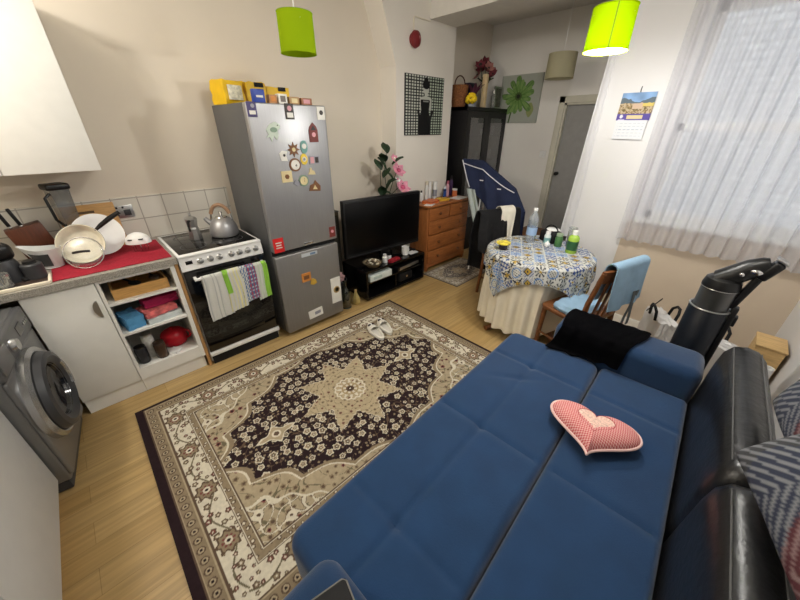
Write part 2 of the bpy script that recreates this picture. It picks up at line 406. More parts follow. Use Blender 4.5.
# ---------------------------------------------------------------- room shell
XW, YK, YR, XL, XE, ZC = 3.40, 3.09, -0.54, -1.15, 4.75, 2.88
struct('floor', MB().bx(XL - 0.1, XE + 0.1, YR - 0.1, YK + 0.1, -0.1, 0), FLOOR, smooth=False)
struct('ceiling', MB().bx(XL - 0.1, XE + 0.1, YR - 0.1, YK + 0.1, ZC, ZC + 0.1), CEIL, smooth=False)
struct('wall_kitchen', MB().bx(XL - 0.1, XE + 0.1, YK, YK + 0.12, 0, ZC), WALL, smooth=False)
struct('wall_left', MB().bx(XL - 0.12, XL, YR - 0.1, YK, 0, ZC), WALL, smooth=False)
struct('wall_right', MB().bx(XL, XW, YR - 0.12, YR, 0, ZC), WALLW, smooth=False)
# window wall with its opening, y -0.36..0.62, z 1.0..2.40
WY0, WY1, WZ0, WZ1 = -0.46, 0.53, 1.0, 2.42
wm = MB()
wm.bx(XW, XW + 0.25, YR - 0.12, WY0, 0, ZC); wm.bx(XW, XW + 0.25, WY1, 1.08, 0, ZC)
wm.bx(XW, XW + 0.25, WY0, WY1, 0, WZ0); wm.bx(XW, XW + 0.25, WY0, WY1, WZ1, ZC)
struct('wall_window', wm, WALLW, smooth=False)
struct('wall_passage', MB().bx(XW + 0.25, XE, 0.96, 1.08, 0, ZC), WALLW, smooth=False)
DY0, DY1, DZ = 1.16, 1.93, 1.96
em = MB(); em.bx(XE, XE + 0.12, DY1, YK, 0, ZC); em.bx(XE, XE + 0.12, 0.96, DY0, 0, ZC); em.bx(XE, XE + 0.12, DY0, DY1, DZ, ZC)
struct('wall_end', em, WALLE, smooth=False)
# chimney breast: left side corbels out above z 2.22
poly = [(2.71, 0), (3.645, 0), (3.645, ZC), (2.46, ZC), (2.71, 2.22)]
struct('wall_chimney_breast', MB().prism(poly, 0, 0.24, T(0, YK, 0) @ RX(PI / 2)), mat('chimney_paint', (232, 226, 216), 0.85, var=0.02, scale=2.5), smooth=False)
struct('trim_1', MB().bx(3.20, 3.62, 1.08, YK - 0.0, 2.655, ZC), CEIL, smooth=False)
struct('trim_1', MB().bx(3.20, XW, YR, 1.08, 2.70, ZC), CEIL, smooth=False).name = 'trim_2'
# skirting
struct('baseboard_window', MB().bx(XW - 0.026, XW - 0.012, YR, 1.08, 0, 0.09, 0.004), WHITE, smooth=False)
struct('baseboard_right', MB().bx(1.2, XW - 0.015, YR, YR + 0.015, 0, 0.09, 0.004), WHITE, smooth=False)
struct('baseboard_kitchen', MB().bx(1.56, 2.71, YK - 0.015, YK, 0, 0.09, 0.004), WHITE, smooth=False)
struct('baseboard_end', MB().bx(XE - 0.015, XE, DY1 + 0.08, YK, 0, 0.09, 0.004), WHITE, smooth=False)
# tiled splashback
struct('trim_3', MB().bx(XL, 0.93, YK - 0.008, YK, 0.91, 1.225), TILE, smooth=False)
# door frame and door
FR = mat('cream_door_frame', (206, 202, 186), 0.5, var=0.03)
fm = MB()
fm.bx(XE - 0.02, XE + 0.0, DY1 - 0.01, DY1 + 0.065, 0, DZ + 0.065, 0.006); fm.bx(XE - 0.02, XE, DY0 - 0.06, DY1 + 0.065, DZ - 0.01, DZ + 0.065, 0.006)
fm.bx(XE, XE + 0.12, DY1 - 0.03, DY1, 0, DZ); fm.bx(XE, XE + 0.12, DY0, DY1, DZ - 0.03, DZ); fm.bx(XE + 0.0, XE + 0.12, DY0, DY0 + 0.03, 0, DZ)
struct('trim_4', fm, FR)
dm = MB().bx(XE + 0.05, XE + 0.09, DY0 + 0.03, DY1 - 0.03, 0.01, DZ - 0.03, 0.003)
door = struct('door_1', dm, mat('grey_door_paint', (150, 149, 147), 0.6, var=0.05), smooth=False)
mkobj('door_knob', MB().lathe([(0.022, 0), (0.022, 0.008), (0.009, 0.012), (0.009, 0.04), (0.024, 0.05), (0.02, 0.066)], M=T(XE + 0.05, DY1 - 0.075, 1.13) @ RY(-PI / 2)), BLACK, door)
# window: frame, meeting rail, panes
wf = MB()
X0 = XW + 0.10
for (a, b, c_, d) in ((WY0, WY1, WZ0, WZ0 + 0.06), (WY0, WY1, WZ1 - 0.06, WZ1), (WY0, WY1, 1.66, 1.72)): wf.bx(X0, X0 + 0.06, a, b, c_, d, 0.006)
for (a, b) in ((WY0, WY0 + 0.055), (WY1 - 0.055, WY1)): wf.bx(X0, X0 + 0.06, a, b, WZ0, WZ1, 0.006)
win = struct('window_1', wf, WHITE2)
for (z0, z1) in ((WZ0 + 0.05, 1.67), (1.71, WZ1 - 0.05)):
    mkobj('pane', MB().bx(X0 + 0.028, X0 + 0.032, WY0 + 0.05, WY1 - 0.05, z0, z1), PANE, win, smooth=False)
mkobj('window_sill', MB().bx(XW - 0.05, X0 + 0.02, WY0 - 0.04, WY1 + 0.04, WZ0 - 0.03, WZ0 + 0.004, 0.006), WHITE, win)
struct('trim_5', MB().bx(XW - 0.012, XW, YR, 0.62, 0.0, WZ0 - 0.03), mat('beige_panel', (196, 181, 162), 0.8, var=0.03, scale=3), smooth=False)  # thin panel over the wall below the window, darker beige than the pier
# the neighbouring building seen through the window
ob = MB().bx(5.6, 5.75, -4.5, 0.9, -0.5, 5.0)
single('brick_building', 'pale brick building wall outside, seen through the window', 'building', ob, BRICKS, (5.6, -1.8, -0.5), world=True, smooth=False)
# light switch by the door
sw = Thing('light_switch', 'white light switch on the grey wall beside the doorway', 'switch', (XE - 0.001, 2.08, 1.32))
sw.part('plate', MB().box((-0.005, 0, 0.04), (0.009, 0.085, 0.085), 0.003), WHITE2)
sw.part('rocker', MB().box((-0.011, 0, 0.04), (0.006, 0.02, 0.03), 0.002), WHITE2)

# ---------------------------------------------------------------- rug
def smooth_noise(X, Y, f, seed):
    rs = np.random.RandomState(seed); G = rs.rand(64, 64)
    x = X * f; y = Y * f; xi = np.floor(x).astype(int); yi = np.floor(y).astype(int); fx = x - xi; fy = y - yi
    fx = fx * fx * (3 - 2 * fx); fy = fy * fy * (3 - 2 * fy); g = lambda a, b: G[a % 64, b % 64]
    return (g(xi, yi) * (1 - fx) + g(xi + 1, yi) * fx) * (1 - fy) + (g(xi, yi + 1) * (1 - fx) + g(xi + 1, yi + 1) * fx) * fy
def flowers(X, Y, cell, seed, rmin, rmax, prob=1.0, jit=0.32):
    """nearest jittered-lattice blossom: returns distance / radius, angle, random id"""
    rs = np.random.RandomState(seed); R1 = rs.rand(97, 97); R2 = rs.rand(97, 97); R3 = rs.rand(97, 97); R4 = rs.rand(97, 97)
    ci = np.floor(X / cell).astype(int); cj = np.floor(Y / cell).astype(int)
    best = np.full(X.shape, 9.0); ang = np.zeros(X.shape); idv = np.zeros(X.shape)
    for di in (-1, 0, 1):
        for dj in (-1, 0, 1):
            a = (ci + di) % 97; b = (cj + dj) % 97
            cx = (ci + di + 0.5 + (R1[a, b] - 0.5) * 2 * jit) * cell; cy = (cj + dj + 0.5 + (R2[a, b] - 0.5) * 2 * jit) * cell
            rad = rmin + (rmax - rmin) * R3[a, b]
            th = np.arctan2(Y - cy, X - cx); d = np.hypot(X - cx, Y - cy) / (rad * (1 + 0.14 * np.cos(th * 5 + 6 * R4[a, b])))
            d = np.where(R4[a, b] > prob, 9.0, d)
            m = d < best; best = np.where(m, d, best); ang = np.where(m, th, ang); idv = np.where(m, R4[a, b], idv)
    return best, ang, idv
def rug_pattern(LX, LY, nx, ny, darkend=True):
    xs = np.linspace(0, LX, nx + 1); ys = np.linspace(0, LY, ny + 1); X, Y = np.meshgrid(xs, ys, indexing='ij')
    beige = lin(176, 161, 134); cream = lin(218, 210, 190); dark = lin(46, 33, 36); brown = lin(98, 80, 66); tan = lin(146, 130, 106); red = lin(126, 74, 70); olive = lin(116, 108, 86)
    out = np.empty(X.shape + (3,)); out[:] = beige
    def put(m, c): out[m] = c
    hem = 0.042 if darkend else 0.02
    ex = np.minimum(X - hem + 0.02, LX - X); ey = np.minimum(Y, LY - Y); E = np.minimum(ex, ey)      # distance from the edge, hem taken off
    al = np.where(ey < ex, X, Y)                                                                       # run along the border
    cx, cy = LX / 2 + 0.02, LY / 2; DX = X - cx; DY = Y - cy
    # --- field
    f1, a1, i1 = flowers(X, Y, 0.050, 3, 0.009, 0.017, 0.75)
    put((f1 < 1) , tan); put(f1 < 0.55, brown); put((f1 < 1) & (i1 > 0.55), red); put((f1 < 0.5) & (i1 > 0.55), dark)
    v1 = np.abs(np.sin(34 * X + 3.2 * np.sin(21 * Y)) + np.sin(31 * Y + 3.0 * np.sin(19 * X))); put((v1 < 0.09) & (f1 > 1.1), olive)
    # cream corner spandrels
    qx = np.minimum(X - hem - 0.255, LX - 0.275 - X); qy = np.minimum(Y - 0.275, LY - 0.275 - Y)
    sp = (qx / 0.34) ** 1.0 + (qy / 0.24) ** 1.0 + 0.12 * np.cos(qx * 34) * np.cos(qy * 30)
    ms = (sp < 0.95) & (qx > -0.05) & (qy > -0.05)
    sw_ = np.sin(52 * qx + 2.4 * np.sin(40 * qy)) + np.sin(55 * qy + 2.4 * np.sin(38 * qx))
    put(ms & (np.abs(sw_) < 0.34), cream); put(ms & (np.abs(sw_) >= 0.34) & (np.abs(sw_) < 0.52), brown)
    put((np.abs(sp - 0.97) < 0.035) & (qx > -0.05) & (qy > -0.05), cream)
    # --- dark lobed medallion field
    th = np.arctan2(DY / 0.54, DX / 0.87); rr = ((np.abs(DX) / 0.86) ** 1.5 + (np.abs(DY) / 0.54) ** 1.5) ** (1 / 1.5)
    lob = rr + 0.09 * np.abs(np.sin(th * 8)) - 0.05
    put((lob < 1.05) & (lob >= 1.0), cream); put((lob < 1.035) & (lob >= 1.0), tan)
    md = lob < 1.0; put(md, dark)
    f2, a2, i2 = flowers(X, Y, 0.060, 11, 0.009, 0.025, 0.88, 0.30)
    put(md & (f2 < 1), cream); put(md & (f2 < 0.72), np.array(tan)); put(md & (f2 < 0.72) & (i2 > 0.5), beige); put(md & (f2 < 0.40) & (i2 < 0.6), dark); put(md & (f2 < 0.40) & (i2 >= 0.6), brown); put(md & (f2 < 0.2), cream)
    f3, a3, i3 = flowers(X + 0.3, Y + 0.7, 0.031, 19, 0.004, 0.008, 0.7); put(md & (f3 < 1) & (f2 > 1.15), tan)
    v2 = np.abs(np.sin(44 * X + 3 * np.sin(26 * Y)) + np.sin(41 * Y + 3 * np.sin(25 * X))); put(md & (v2 < 0.10) & (f2 > 1.2), brown)
    # pendants on the long axis
    for sgn in (-1, 1):
        px_ = (DX * sgn - 0.56); pd = np.abs(px_) / 0.13 + np.abs(DY) / (0.055 + 0.02 * np.cos(px_ * 60)); mp_ = pd < 1
        put(mp_ & (pd > 0.82), cream); put(mp_ & (pd <= 0.82), beige); put(mp_ & (np.hypot(px_, DY) < 0.028), cream); put(mp_ & (np.hypot(px_, DY) < 0.016), brown)
    # --- eight-pointed star
    R = np.hypot(DX, DY); A = np.arctan2(DY, DX)
    k = np.abs(((A / (PI / 4)) % 1.0) - 0.5) * 2                       # 1 on a tip, 0 in a notch
    star = 0.225 / (1 - 0.40 * k ** 1.0) * (1 + 0.02 * np.cos(A * 64))
    mst = R < star; put(mst, lin(184, 168, 138)); put(mst & (R > star - 0.012), cream); put(mst & (R > star - 0.006), brown)
    f4, a4, i4 = flowers(X, Y, 0.042, 23, 0.008, 0.014, 0.8); inn = mst & (R < star - 0.018)
    put(inn & (f4 < 0.85), tan); put(inn & (f4 < 0.7) & (i4 > 0.55), red); put(inn & (f4 < 0.35), brown); 
    v3 = np.abs(np.sin(A * 16) * 0.5 + np.sin(R * 80)); put(inn & (v3 < 0.1) & (f4 > 1.1), olive)
    put(inn & (np.abs(R - 0.105 * (1 + 0.05 * np.cos(A * 16))) < 0.006), cream); put(inn & (R < 0.10) & (np.cos(A * 12) * 0.02 + 0.075 > R), cream)
    put(R < 0.062, lin(170, 150, 116)); put((R < 0.05) & (np.cos(A * 8) > 0), cream); put(R < 0.030, brown); put(R < 0.016, dark); put(R < 0.007, cream)
    # --- borders, outermost last
    def band(lo, hi): return (E >= lo) & (E < hi)
    b = band(0.215, 0.265); put(b, tan)
    g1, _, _ = flowers(X, Y, 0.034, 31, 0.008, 0.012); put(b & (g1 < 1), brown); put(b & (g1 < 0.5), cream); put(band(0.213, 0.218) | band(0.260, 0.267), brown); put(band(0.218, 0.223) | band(0.255, 0.260), cream)
    b = band(0.100, 0.215); put(b, cream)
    wv = 0.158 + 0.030 * np.sin(al * 2 * PI / 0.32); put(b & (np.abs(E - wv) < 0.0045), olive)
    ph = (al / 0.32 + 0.25) % 1.0; ra = (ph - 0.5) * 0.32; rb = E - 0.158; ro = np.hypot(ra, rb); rt = np.arctan2(rb, ra)
    f5, a5, i5 = flowers(X, Y, 0.043, 41, 0.008, 0.017, 0.9); put(b & (f5 < 1) & (ro > 0.055), brown); put(b & (f5 < 0.6) & (ro > 0.055), tan); put(b & (f5 < 0.6) & (i5 > 0.45) & (ro > 0.055), red); put(b & (f5 < 0.3) & (ro > 0.055), cream)
    put(b & (ro < 0.052 * (1 + 0.14 * np.cos(rt * 8))), brown); put(b & (ro < 0.042 * (1 + 0.14 * np.cos(rt * 8))), tan); put(b & (ro < 0.030) & (np.cos(rt * 8) > -0.2), red); put(b & (ro < 0.018), cream); put(b & (ro < 0.008), dark)
    b = band(0.02, 0.100); put(b, tan); put(band(0.090, 0.100) | band(0.020, 0.026), brown); put(band(0.026, 0.031), beige); put(band(0.082, 0.090), beige)
    m1 = (al / 0.052) % 1.0; me = np.hypot((m1 - 0.5) * 0.052, (E - 0.055)); put(b & (me < 0.019), brown); put(b & (me < 0.013), beige); put(b & (me < 0.006), dark)
    put(E < 0.02, dark)
    n = smooth_noise(X, Y, 90, 5)[..., None]; out *= 0.90 + 0.2 * n
    return np.clip(out, 0, 1)
NX, NY = 620, 430
single('persian_rug', 'large brown and beige oriental rug with a star medallion in front of the sofa', 'rug', gridmesh(-1.14, 1.14, -0.80, 0.80, NX, NY, rug_pattern(2.28, 1.60, NX, NY), 0.008, 0.009), RUGM, (0.937, 1.492, 0.001), smooth=False)
rp2 = rug_pattern(2.28, 1.60, 150, 110, False)
single('persian_rug', 'small faded beige rug lying in front of the pine chest of drawers', 'rug', gridmesh(-0.42, 0.42, -0.27, 0.27, 150, 110, rp2 * 0.85 + 0.08, 0.006, 0.007), RUGM, (3.30, 2.26, 0.001), rotz=0.02, smooth=False)

# ---------------------------------------------------------------- kitchen units
def handle_cup(mb, M):
    n = 14; outer = []; 
    for i in range(n + 1):
        a = PI * i / n; outer.append((0.03 * math.sin(a) * 1.0, -0.055 * math.cos(a)))
    return mb.prism(outer, 0, 0.012, M)
YF = 2.475
u = Thing('base_cabinet', 'white kitchen base cabinet with closed door between washing machine and open shelves', 'cabinet', (-0.255, 2.78, 0))
cm = MB(); cm.bx(-0.41, -0.394, YF + 0.02, 3.07, 0.11, 0.868); cm.bx(-0.118, -0.102, YF + 0.02, 3.07, 0.11, 0.868); cm.bx(-0.394, -0.118, YF + 0.02, 3.07, 0.11, 0.128); cm.bx(-0.394, -0.118, YF + 0.02, 3.07, 0.85, 0.868); cm.bx(-0.394, -0.118, 3.06, 3.07, 0.128, 0.85)
u.part('carcass', cm, WHITE, world=True, smooth=False)
dr = u.part('door', MB().bx(-0.412, -0.104, YF, YF + 0.018, 0.115, 0.862, 0.003), WHITE, world=True)
u.part('handle', handle_cup(MB(), T(-0.128, YF - 0.001, 0.70) @ RX(PI / 2) @ RZ(PI / 2) @ RZ(PI / 2)), ALU, dr, world=True, label='crescent shaped metal handle')
u.part('plinth', MB().bx(-0.41, -0.102, YF + 0.025, YF + 0.04, 0.0, 0.108), WHITE, world=True, smooth=False)
u = Thing('shelf_unit', 'white open shelf unit under the worktop beside the cooker', 'shelves', (0.11, 2.78, 0))
cm = MB(); cm.bx(-0.10, -0.084, YF, 3.07, 0.11, 0.868); cm.bx(0.282, 0.307, YF, 3.07, 0.11, 0.868); cm.bx(-0.084, 0.282, 3.055, 3.07, 0.11, 0.868); cm.bx(-0.084, 0.282, YF, 3.055, 0.85, 0.868)
u.part('carcass', cm, WHITE, world=True, smooth=False)
u.part('shelf', MB().bx(-0.084, 0.282, YF + 0.005, 3.055, 0.690, 0.706), WHITE, world=True, smooth=False)
u.part('shelf', MB().bx(-0.084, 0.282, YF + 0.005, 3.055, 0.468, 0.484), WHITE, world=True, smooth=False)
u.part('shelf', MB().bx(-0.084, 0.282, YF + 0.005, 3.055, 0.11, 0.20), WHITE, world=True, smooth=False)
u.part('plinth', MB().bx(-0.10, 0.298, YF + 0.025, YF + 0.04, 0.0, 0.108), WHITE, world=True, smooth=False)
u.part('end_panel', MB().bx(0.309, 0.329, YF, 3.07, 0.0, 0.868), OAK, world=True, label='end panel with wood-coloured front edge', smooth=False)
wt = MB().prism([(-1.14, 0.2), (-0.49, 0.2), (-0.49, 2.455), (0.33, 2.455), (0.33, 3.078), (-1.14, 3.078)], 0.87, 0.91)
single('worktop', 'grey speckled kitchen worktop with red cloth and dishes on it', 'worktop', wt, GRANITE, (0, 2.7, 0.87), world=True, smooth=False)
# base run on the left wall
u = Thing('base_cabinet', 'greyish white base cabinet at the left edge, nearer than the washing machine', 'cabinet', (-0.84, 1.2, 0))
u.part('carcass', MB().bx(-1.13, -0.56, 0.25, 1.893, 0.11, 0.868), GREYW, world=True, smooth=False)
u.part('door', MB().bx(-0.558, -0.540, 1.09, 1.893, 0.112, 0.862, 0.002), GREYW, world=True)
u.part('door', MB().bx(-0.558, -0.540, 0.26, 1.085, 0.112, 0.862, 0.002), GREYW, world=True)
u.part('plinth', MB().bx(-0.60, -0.585, 0.25, 1.893, 0.0, 0.108), OAK, world=True, smooth=False)
# wall cabinet
u = Thing('wall_cabinet', 'white wall cabinet above the worktop at the upper left', 'cabinet', (-0.25, 3.08, 1.44))
u.part('carcass', MB().bx(-0.66, 0.153, 2.812, 3.085, 1.44, 2.26), WHITE, world=True, smooth=False)
u.part('door', MB().bx(-0.25, 0.157, 2.79, 2.809, 1.437, 2.26, 0.003), WHITE, world=True)
u.part('door', MB().bx(-0.66, -0.254, 2.79, 2.809, 1.437, 2.26, 0.003), WHITE, world=True)
# washing machine, turned a little, faces +x
wmT = Thing('washing_machine', 'silver front-loading washing machine with its round door, at the left', 'washing machine', (-0.72, 2.215, 0), rotz=math.radians(-6.5))
wmT.part('body', MB().bx(-0.27, 0.255, -0.285, 0.285, 0.07, 0.84, 0.012, 3), SILVER)
wmT.part('base', MB().bx(-0.26, 0.24, -0.28, 0.28, 0.012, 0.07, 0.004), DGREY)
wmT.part('front_panel', MB().bx(0.25, 0.272, -0.283, 0.283, 0.10, 0.705, 0.01, 3), SILVER)
cp = wmT.part('control_panel', MB().bx(0.25, 0.278, -0.283, 0.283, 0.71, 0.838, 0.01, 3), mat('washer_panel', (104, 105, 108), 0.35, metal=0.4, var=0.03))
MYF = RY(PI / 2)
wmT.part('programme_dial', MB().lathe([(0.034, 0), (0.034, 0.010), (0.028, 0.024), (0.0, 0.025)], M=T(0.277, -0.06, 0.775) @ MYF, capt=False), SILVERL, cp)
wmT.part('display', MB().bx(0.277, 0.280, 0.07, 0.15, 0.755, 0.805), BLKGLASS, cp, smooth=False)
wmT.part('detergent_drawer', MB().bx(0.277, 0.284, -0.27, -0.12, 0.73, 0.825, 0.004), SILVER, cp)
for k in range(4): wmT.part('button', MB().lathe([(0.008, 0), (0.008, 0.006)], seg=12, M=T(0.277, 0.18 + 0.024 * k, 0.775) @ MYF), SILVERL, cp)
ringo = wmT.part('door_ring', MB().lathe([(0.195, 0.0), (0.215, 0.0), (0.213, 0.022), (0.196, 0.034), (0.178, 0.028), (0.172, 0.0)], seg=56, M=T(0.272, -0.045, 0.472) @ MYF @ Matrix.Scale(1.14, 4), capb=False, capt=False), SILVERL)
pd_ = wmT.part('porthole_door', MB().lathe([(0.176, 0.0), (0.186, 0.030), (0.176, 0.052), (0.155, 0.058), (0.135, 0.050), (0.122, 0.036)], seg=56, M=T(0.280, -0.045, 0.472) @ MYF @ Matrix.Scale(1.14, 4), capb=True, capt=False), DGREY)
wmT.part('door_glass', MB().lathe([(0.126, 0.040), (0.118, 0.022), (0.09, 0.008), (0.04, 0.002), (0.002, 0.0)], seg=48, M=T(0.283, -0.045, 0.472) @ MYF @ Matrix.Scale(1.14, 4), capb=False), mat('porthole_glass', (34, 35, 38), 0.08, var=0.0, spec=0.7), pd_)
wmT.part('door_handle', MB().tube([(0.340, -0.045 + 0.172 * math.cos(a), 0.472 + 0.172 * math.sin(a)) for a in np.linspace(-0.45, 0.45, 9)], 0.012, 8), SILVERL, pd_)
wmT.part('filter_flap', MB().bx(0.272, 0.277, 0.15, 0.25, 0.11, 0.16, 0.003), SILVER)

# ---------------------------------------------------------------- cooker
ck = Thing('cooker', 'white and black electric cooker between the shelf unit and the fridge', 'cooker', (0.6175, 2.78, 0))
CX0, CX1 = 0.337, 0.898
ck.part('body', MB().bx(CX0, CX1, 2.49, 3.07, 0.02, 0.895, 0.003), WHITE2, world=True)
hb = MB(); hb.bx(CX0, CX1, 2.46, 3.075, 0.895, 0.912, 0.006, 3)
rim = ck.part('hob_rim', hb, WHITE2, world=True)
ck.part('hob_glass', MB().bx(CX0 + 0.018, CX1 - 0.018, 2.495, 3.04, 0.909, 0.9145, 0.002), BLKGLASS, rim, world=True)
ringm = mat('hob_ring_mark', (70, 70, 72), 0.3)
for (x, y, r) in ((0.48, 2.63, 0.085), (0.755, 2.63, 0.07), (0.48, 2.89, 0.07), (0.755, 2.89, 0.085)):
    ck.part('cooking_zone', MB().lathe([(r, 0), (r, 0.0006), (r - 0.004, 0.0006), (r - 0.004, 0)], (x, y, 0.9145), 40, capb=False, capt=False), ringm, rim, world=True)
pn = MB(); pn.prism([(2.455, 0.805), (2.50, 0.80), (2.50, 0.90), (2.470, 0.90)], CX0, CX1, Matrix(((0, 0, 1, 0), (1, 0, 0, 0), (0, 1, 0, 0), (0, 0, 0, 1))))
pan = ck.part('control_panel', pn, WHITE2, world=True, smooth=False)
for i, kx in enumerate((0.463, 0.527, 0.588, 0.670, 0.728, 0.787, 0.848)):
    Mk = T(kx, 2.4625, 0.853) @ RX(PI / 2 - 0.15)
    kb = ck.part('knob', MB().lathe([(0.021, -0.002), (0.021, 0.004), (0.017, 0.008), (0.015, 0.024), (0.0, 0.026)], seg=20, M=Mk, capt=False), ALU, pan, world=True)
for (x0, x1) in ((0.374, 0.412),):
    ck.part('clock_display', MB().box((0.393, 2.4615, 0.858), (0.042, 0.004, 0.024), 0.001, rot=RX(-0.15)), BLKGLASS, pan, world=True)
od = ck.part('oven_door', MB().bx(CX0 + 0.004, CX1 - 0.004, 2.455, 2.488, 0.125, 0.793, 0.004), BLKGLASS, world=True)
ck.part('door_window', MB().bx(0.45, 0.79, 2.4535, 2.456, 0.20, 0.52, 0.001), mat('oven_window', (24, 25, 23), 0.1, spec=0.6), od, world=True)
hd = MB().tube([(0.385, 2.412, 0.745), (0.88, 2.412, 0.745)], 0.0105, 10); hd.box((0.395, 2.434, 0.745), (0.018, 0.045, 0.02), 0.003); hd.box((0.868, 2.434, 0.745), (0.018, 0.045, 0.02), 0.003)
ck.part('handle', hd, WHITE2, od, world=True)
ck.part('trim_strip', MB().bx(CX0, CX1, 2.450, 2.49, 0.085, 0.120, 0.004), WHITE2, world=True)
ck.part('kick_panel', MB().bx(CX0 + 0.01, CX1 - 0.01, 2.475, 2.49, 0.0, 0.083), BLACKM, world=True, smooth=False)

# tea towels over the oven handle
def towel(x0, x1, zb, zb2, yoff, colfn, label, seed, th=0.003):
    rs = random.Random(seed); ph = rs.random() * 6; R = 0.0135 + yoff
    def fn(u_, v_):
        # v_: 0 behind the handle bottom, up, over, down the front
        L1, L3 = 0.20, 0.745 - (zb + (zb2 - zb) * u_); tot = L1 + PI * R + L3; s_ = v_ * tot
        sq = 1 - 0.10 * (1 - min(1, max(0, (s_ - L1) / 0.15)))
        x = (x0 + x1) / 2 + (u_ - 0.5) * (x1 - x0) * sq
        dep = max(0, (s_ - L1 - PI * R)) / 0.3; wv = 0.007 * math.sin(u_ * 13 + ph) * min(1, dep + 0.25)
        if s_ < L1: return (x, 2.412 + R, 0.745 - (L1 - s_))
        if s_ < L1 + PI * R:
            a = (s_ - L1) / R; return (x, 2.412 + R * math.cos(a), 0.745 + R * math.sin(a))
        d = s_ - L1 - PI * R; return (x + 0.006 * math.sin(d * 14 + ph), 2.412 - R - abs(wv) - 0.012 * min(1, dep), 0.745 - d)
    mb = MB().sheet(fn, 26, 56, th, colfn)
    return single('tea_towel', label, 'towel', mb, FAB, ((x0 + x1) / 2, 2.40, zb), world=True, group='tea towels on the oven handle')
wht = srgb((214, 214, 208)); gry = srgb((176, 178, 176)); yl = srgb((226, 220, 160)); grn = srgb((142, 196, 70)); blu = srgb((86, 112, 156)); rdd = srgb((166, 74, 92)); lg = srgb((200, 212, 190))
towel(0.415, 0.575, 0.415, 0.43, 0.0, lambda a, b: gry if (abs((a * 6) % 1 - 0.5) < 0.10) else wht, 'off-white tea towel with grey stripes, leftmost on the oven handle', 1)
towel(0.555, 0.680, 0.44, 0.455, 0.004, lambda a, b: (grn if a < 0.28 and b < 0.75 and b > .35 else yl if (a * 5) % 1 < 0.3 else wht), 'cream tea towel with yellow and green stripes, second from left on the oven handle', 2)
towel(0.665, 0.785, 0.475, 0.49, 0.002, lambda a, b: (blu if ((a * 5) % 1 < 0.5) else rdd if a > 0.45 else wht) if ((b * 16) % 1 < 0.62) else (wht if (a * 5) % 1 < .5 else blu), 'blue and red checked tea towel on the oven handle', 3)
towel(0.775, 0.878, 0.46, 0.475, 0.0, lambda a, b: grn if (a > 0.62) else (lg if (a * 4) % 1 < 0.4 else wht), 'white tea towel with a broad green stripe, rightmost on the oven handle', 4)

# moka pot and kettle on the hob
mk = Thing('moka_pot', 'small aluminium moka pot on the hob, left of the kettle', 'coffee pot', (0.545, 2.80, 0.9150), rotz=-0.5)
mk.part('base', MB().lathe([(0.044, 0), (0.046, 0.01), (0.038, 0.065), (0.037, 0.075), (0.041, 0.08)], seg=8), ALU, ang=20)
tp = mk.part('upper_chamber', MB().lathe([(0.040, 0.08), (0.034, 0.095), (0.043, 0.155)], seg=8).prism([(-0.012, 0.03), (0.012, 0.03), (0, 0.062)], 0.125, 0.155), ALU, ang=20)
mk.part('lid', MB().lathe([(0.044, 0.155), (0.03, 0.168), (0.006, 0.175), (0.006, 0.185), (0.010, 0.19), (0.006, 0.2)], seg=8), ALU, ang=20)
mk.part('handle', MB().tube([(0, -0.036, 0.145), (0, -0.07, 0.15), (0, -0.082, 0.12), (0, -0.078, 0.08)], [0.009, 0.009, 0.008, 0.006], 8), BLACK)
kt = Thing('kettle', 'steel whistling kettle with an arched brown handle on the hob', 'kettle', (0.745, 2.76, 0.9150), rotz=-0.7)
kt.part('body', MB().lathe([(0.090, 0), (0.101, 0.008), (0.105, 0.03), (0.098, 0.07), (0.08, 0.11), (0.055, 0.135), (0.045, 0.14)], seg=36), STEEL)
kt.part('lid', MB().lathe([(0.046, 0.139), (0.04, 0.148), (0.01, 0.155), (0.008, 0.165), (0.014, 0.172), (0.011, 0.184), (0.0, 0.187)], seg=24, capt=False), CHROME)
kt.part('spout', MB().tube([(-0.075, 0, 0.085), (-0.11, 0, 0.115), (-0.125, 0, 0.135)], [0.024, 0.017, 0.014], 12), STEEL)
hk = kt.part('handle_arm', MB().tube([(0.078 * math.cos(a), 0, 0.115 + 0.12 * math.sin(a)) for a in np.linspace(0, PI, 17)], 0.007, 8), CHROME)
kt.part('grip', MB().tube([(0.078 * math.cos(a), 0, 0.115 + 0.12 * math.sin(a)) for a in np.linspace(0.45, PI - 0.45, 14)], 0.014, 10), mat('kettle_grip', (150, 118, 92), 0.5), hk)

# ---------------------------------------------------------------- fridge freezer
FX0, FX1, FYF = 0.951, 1.540, 2.385
fr = Thing('fridge_freezer', 'tall steel fridge freezer covered with magnets, beside the cooker', 'fridge', (1.245, 2.74, 0))
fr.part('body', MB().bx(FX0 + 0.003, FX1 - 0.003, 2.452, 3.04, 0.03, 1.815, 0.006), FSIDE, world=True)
ud = fr.part('upper_door', MB().bx(FX0, FX1, FYF, 2.445, 0.800, 1.815, 0.010, 3), STEEL, world=True)
ld = fr.part('lower_door', MB().bx(FX0, FX1, FYF, 2.445, 0.045, 0.762, 0.010, 3), STEELD, world=True)
fr.part('door_gap', MB().bx(FX0 + 0.01, FX1 - 0.01, 2.42, 2.455, 0.755, 0.806), BLACKM, world=True, smooth=False)
fr.part('badge', MB().bx(1.215, 1.30, FYF - 0.003, FYF + 0.002, 0.815, 0.83, 0.001), CHROME, ud, world=True)
for x in (FX0 + 0.06, FX1 - 0.06): fr.part('foot', MB().lathe([(0.02, 0), (0.02, 0.03)], (x, 2.50, 0), 14), BLACK, world=True)
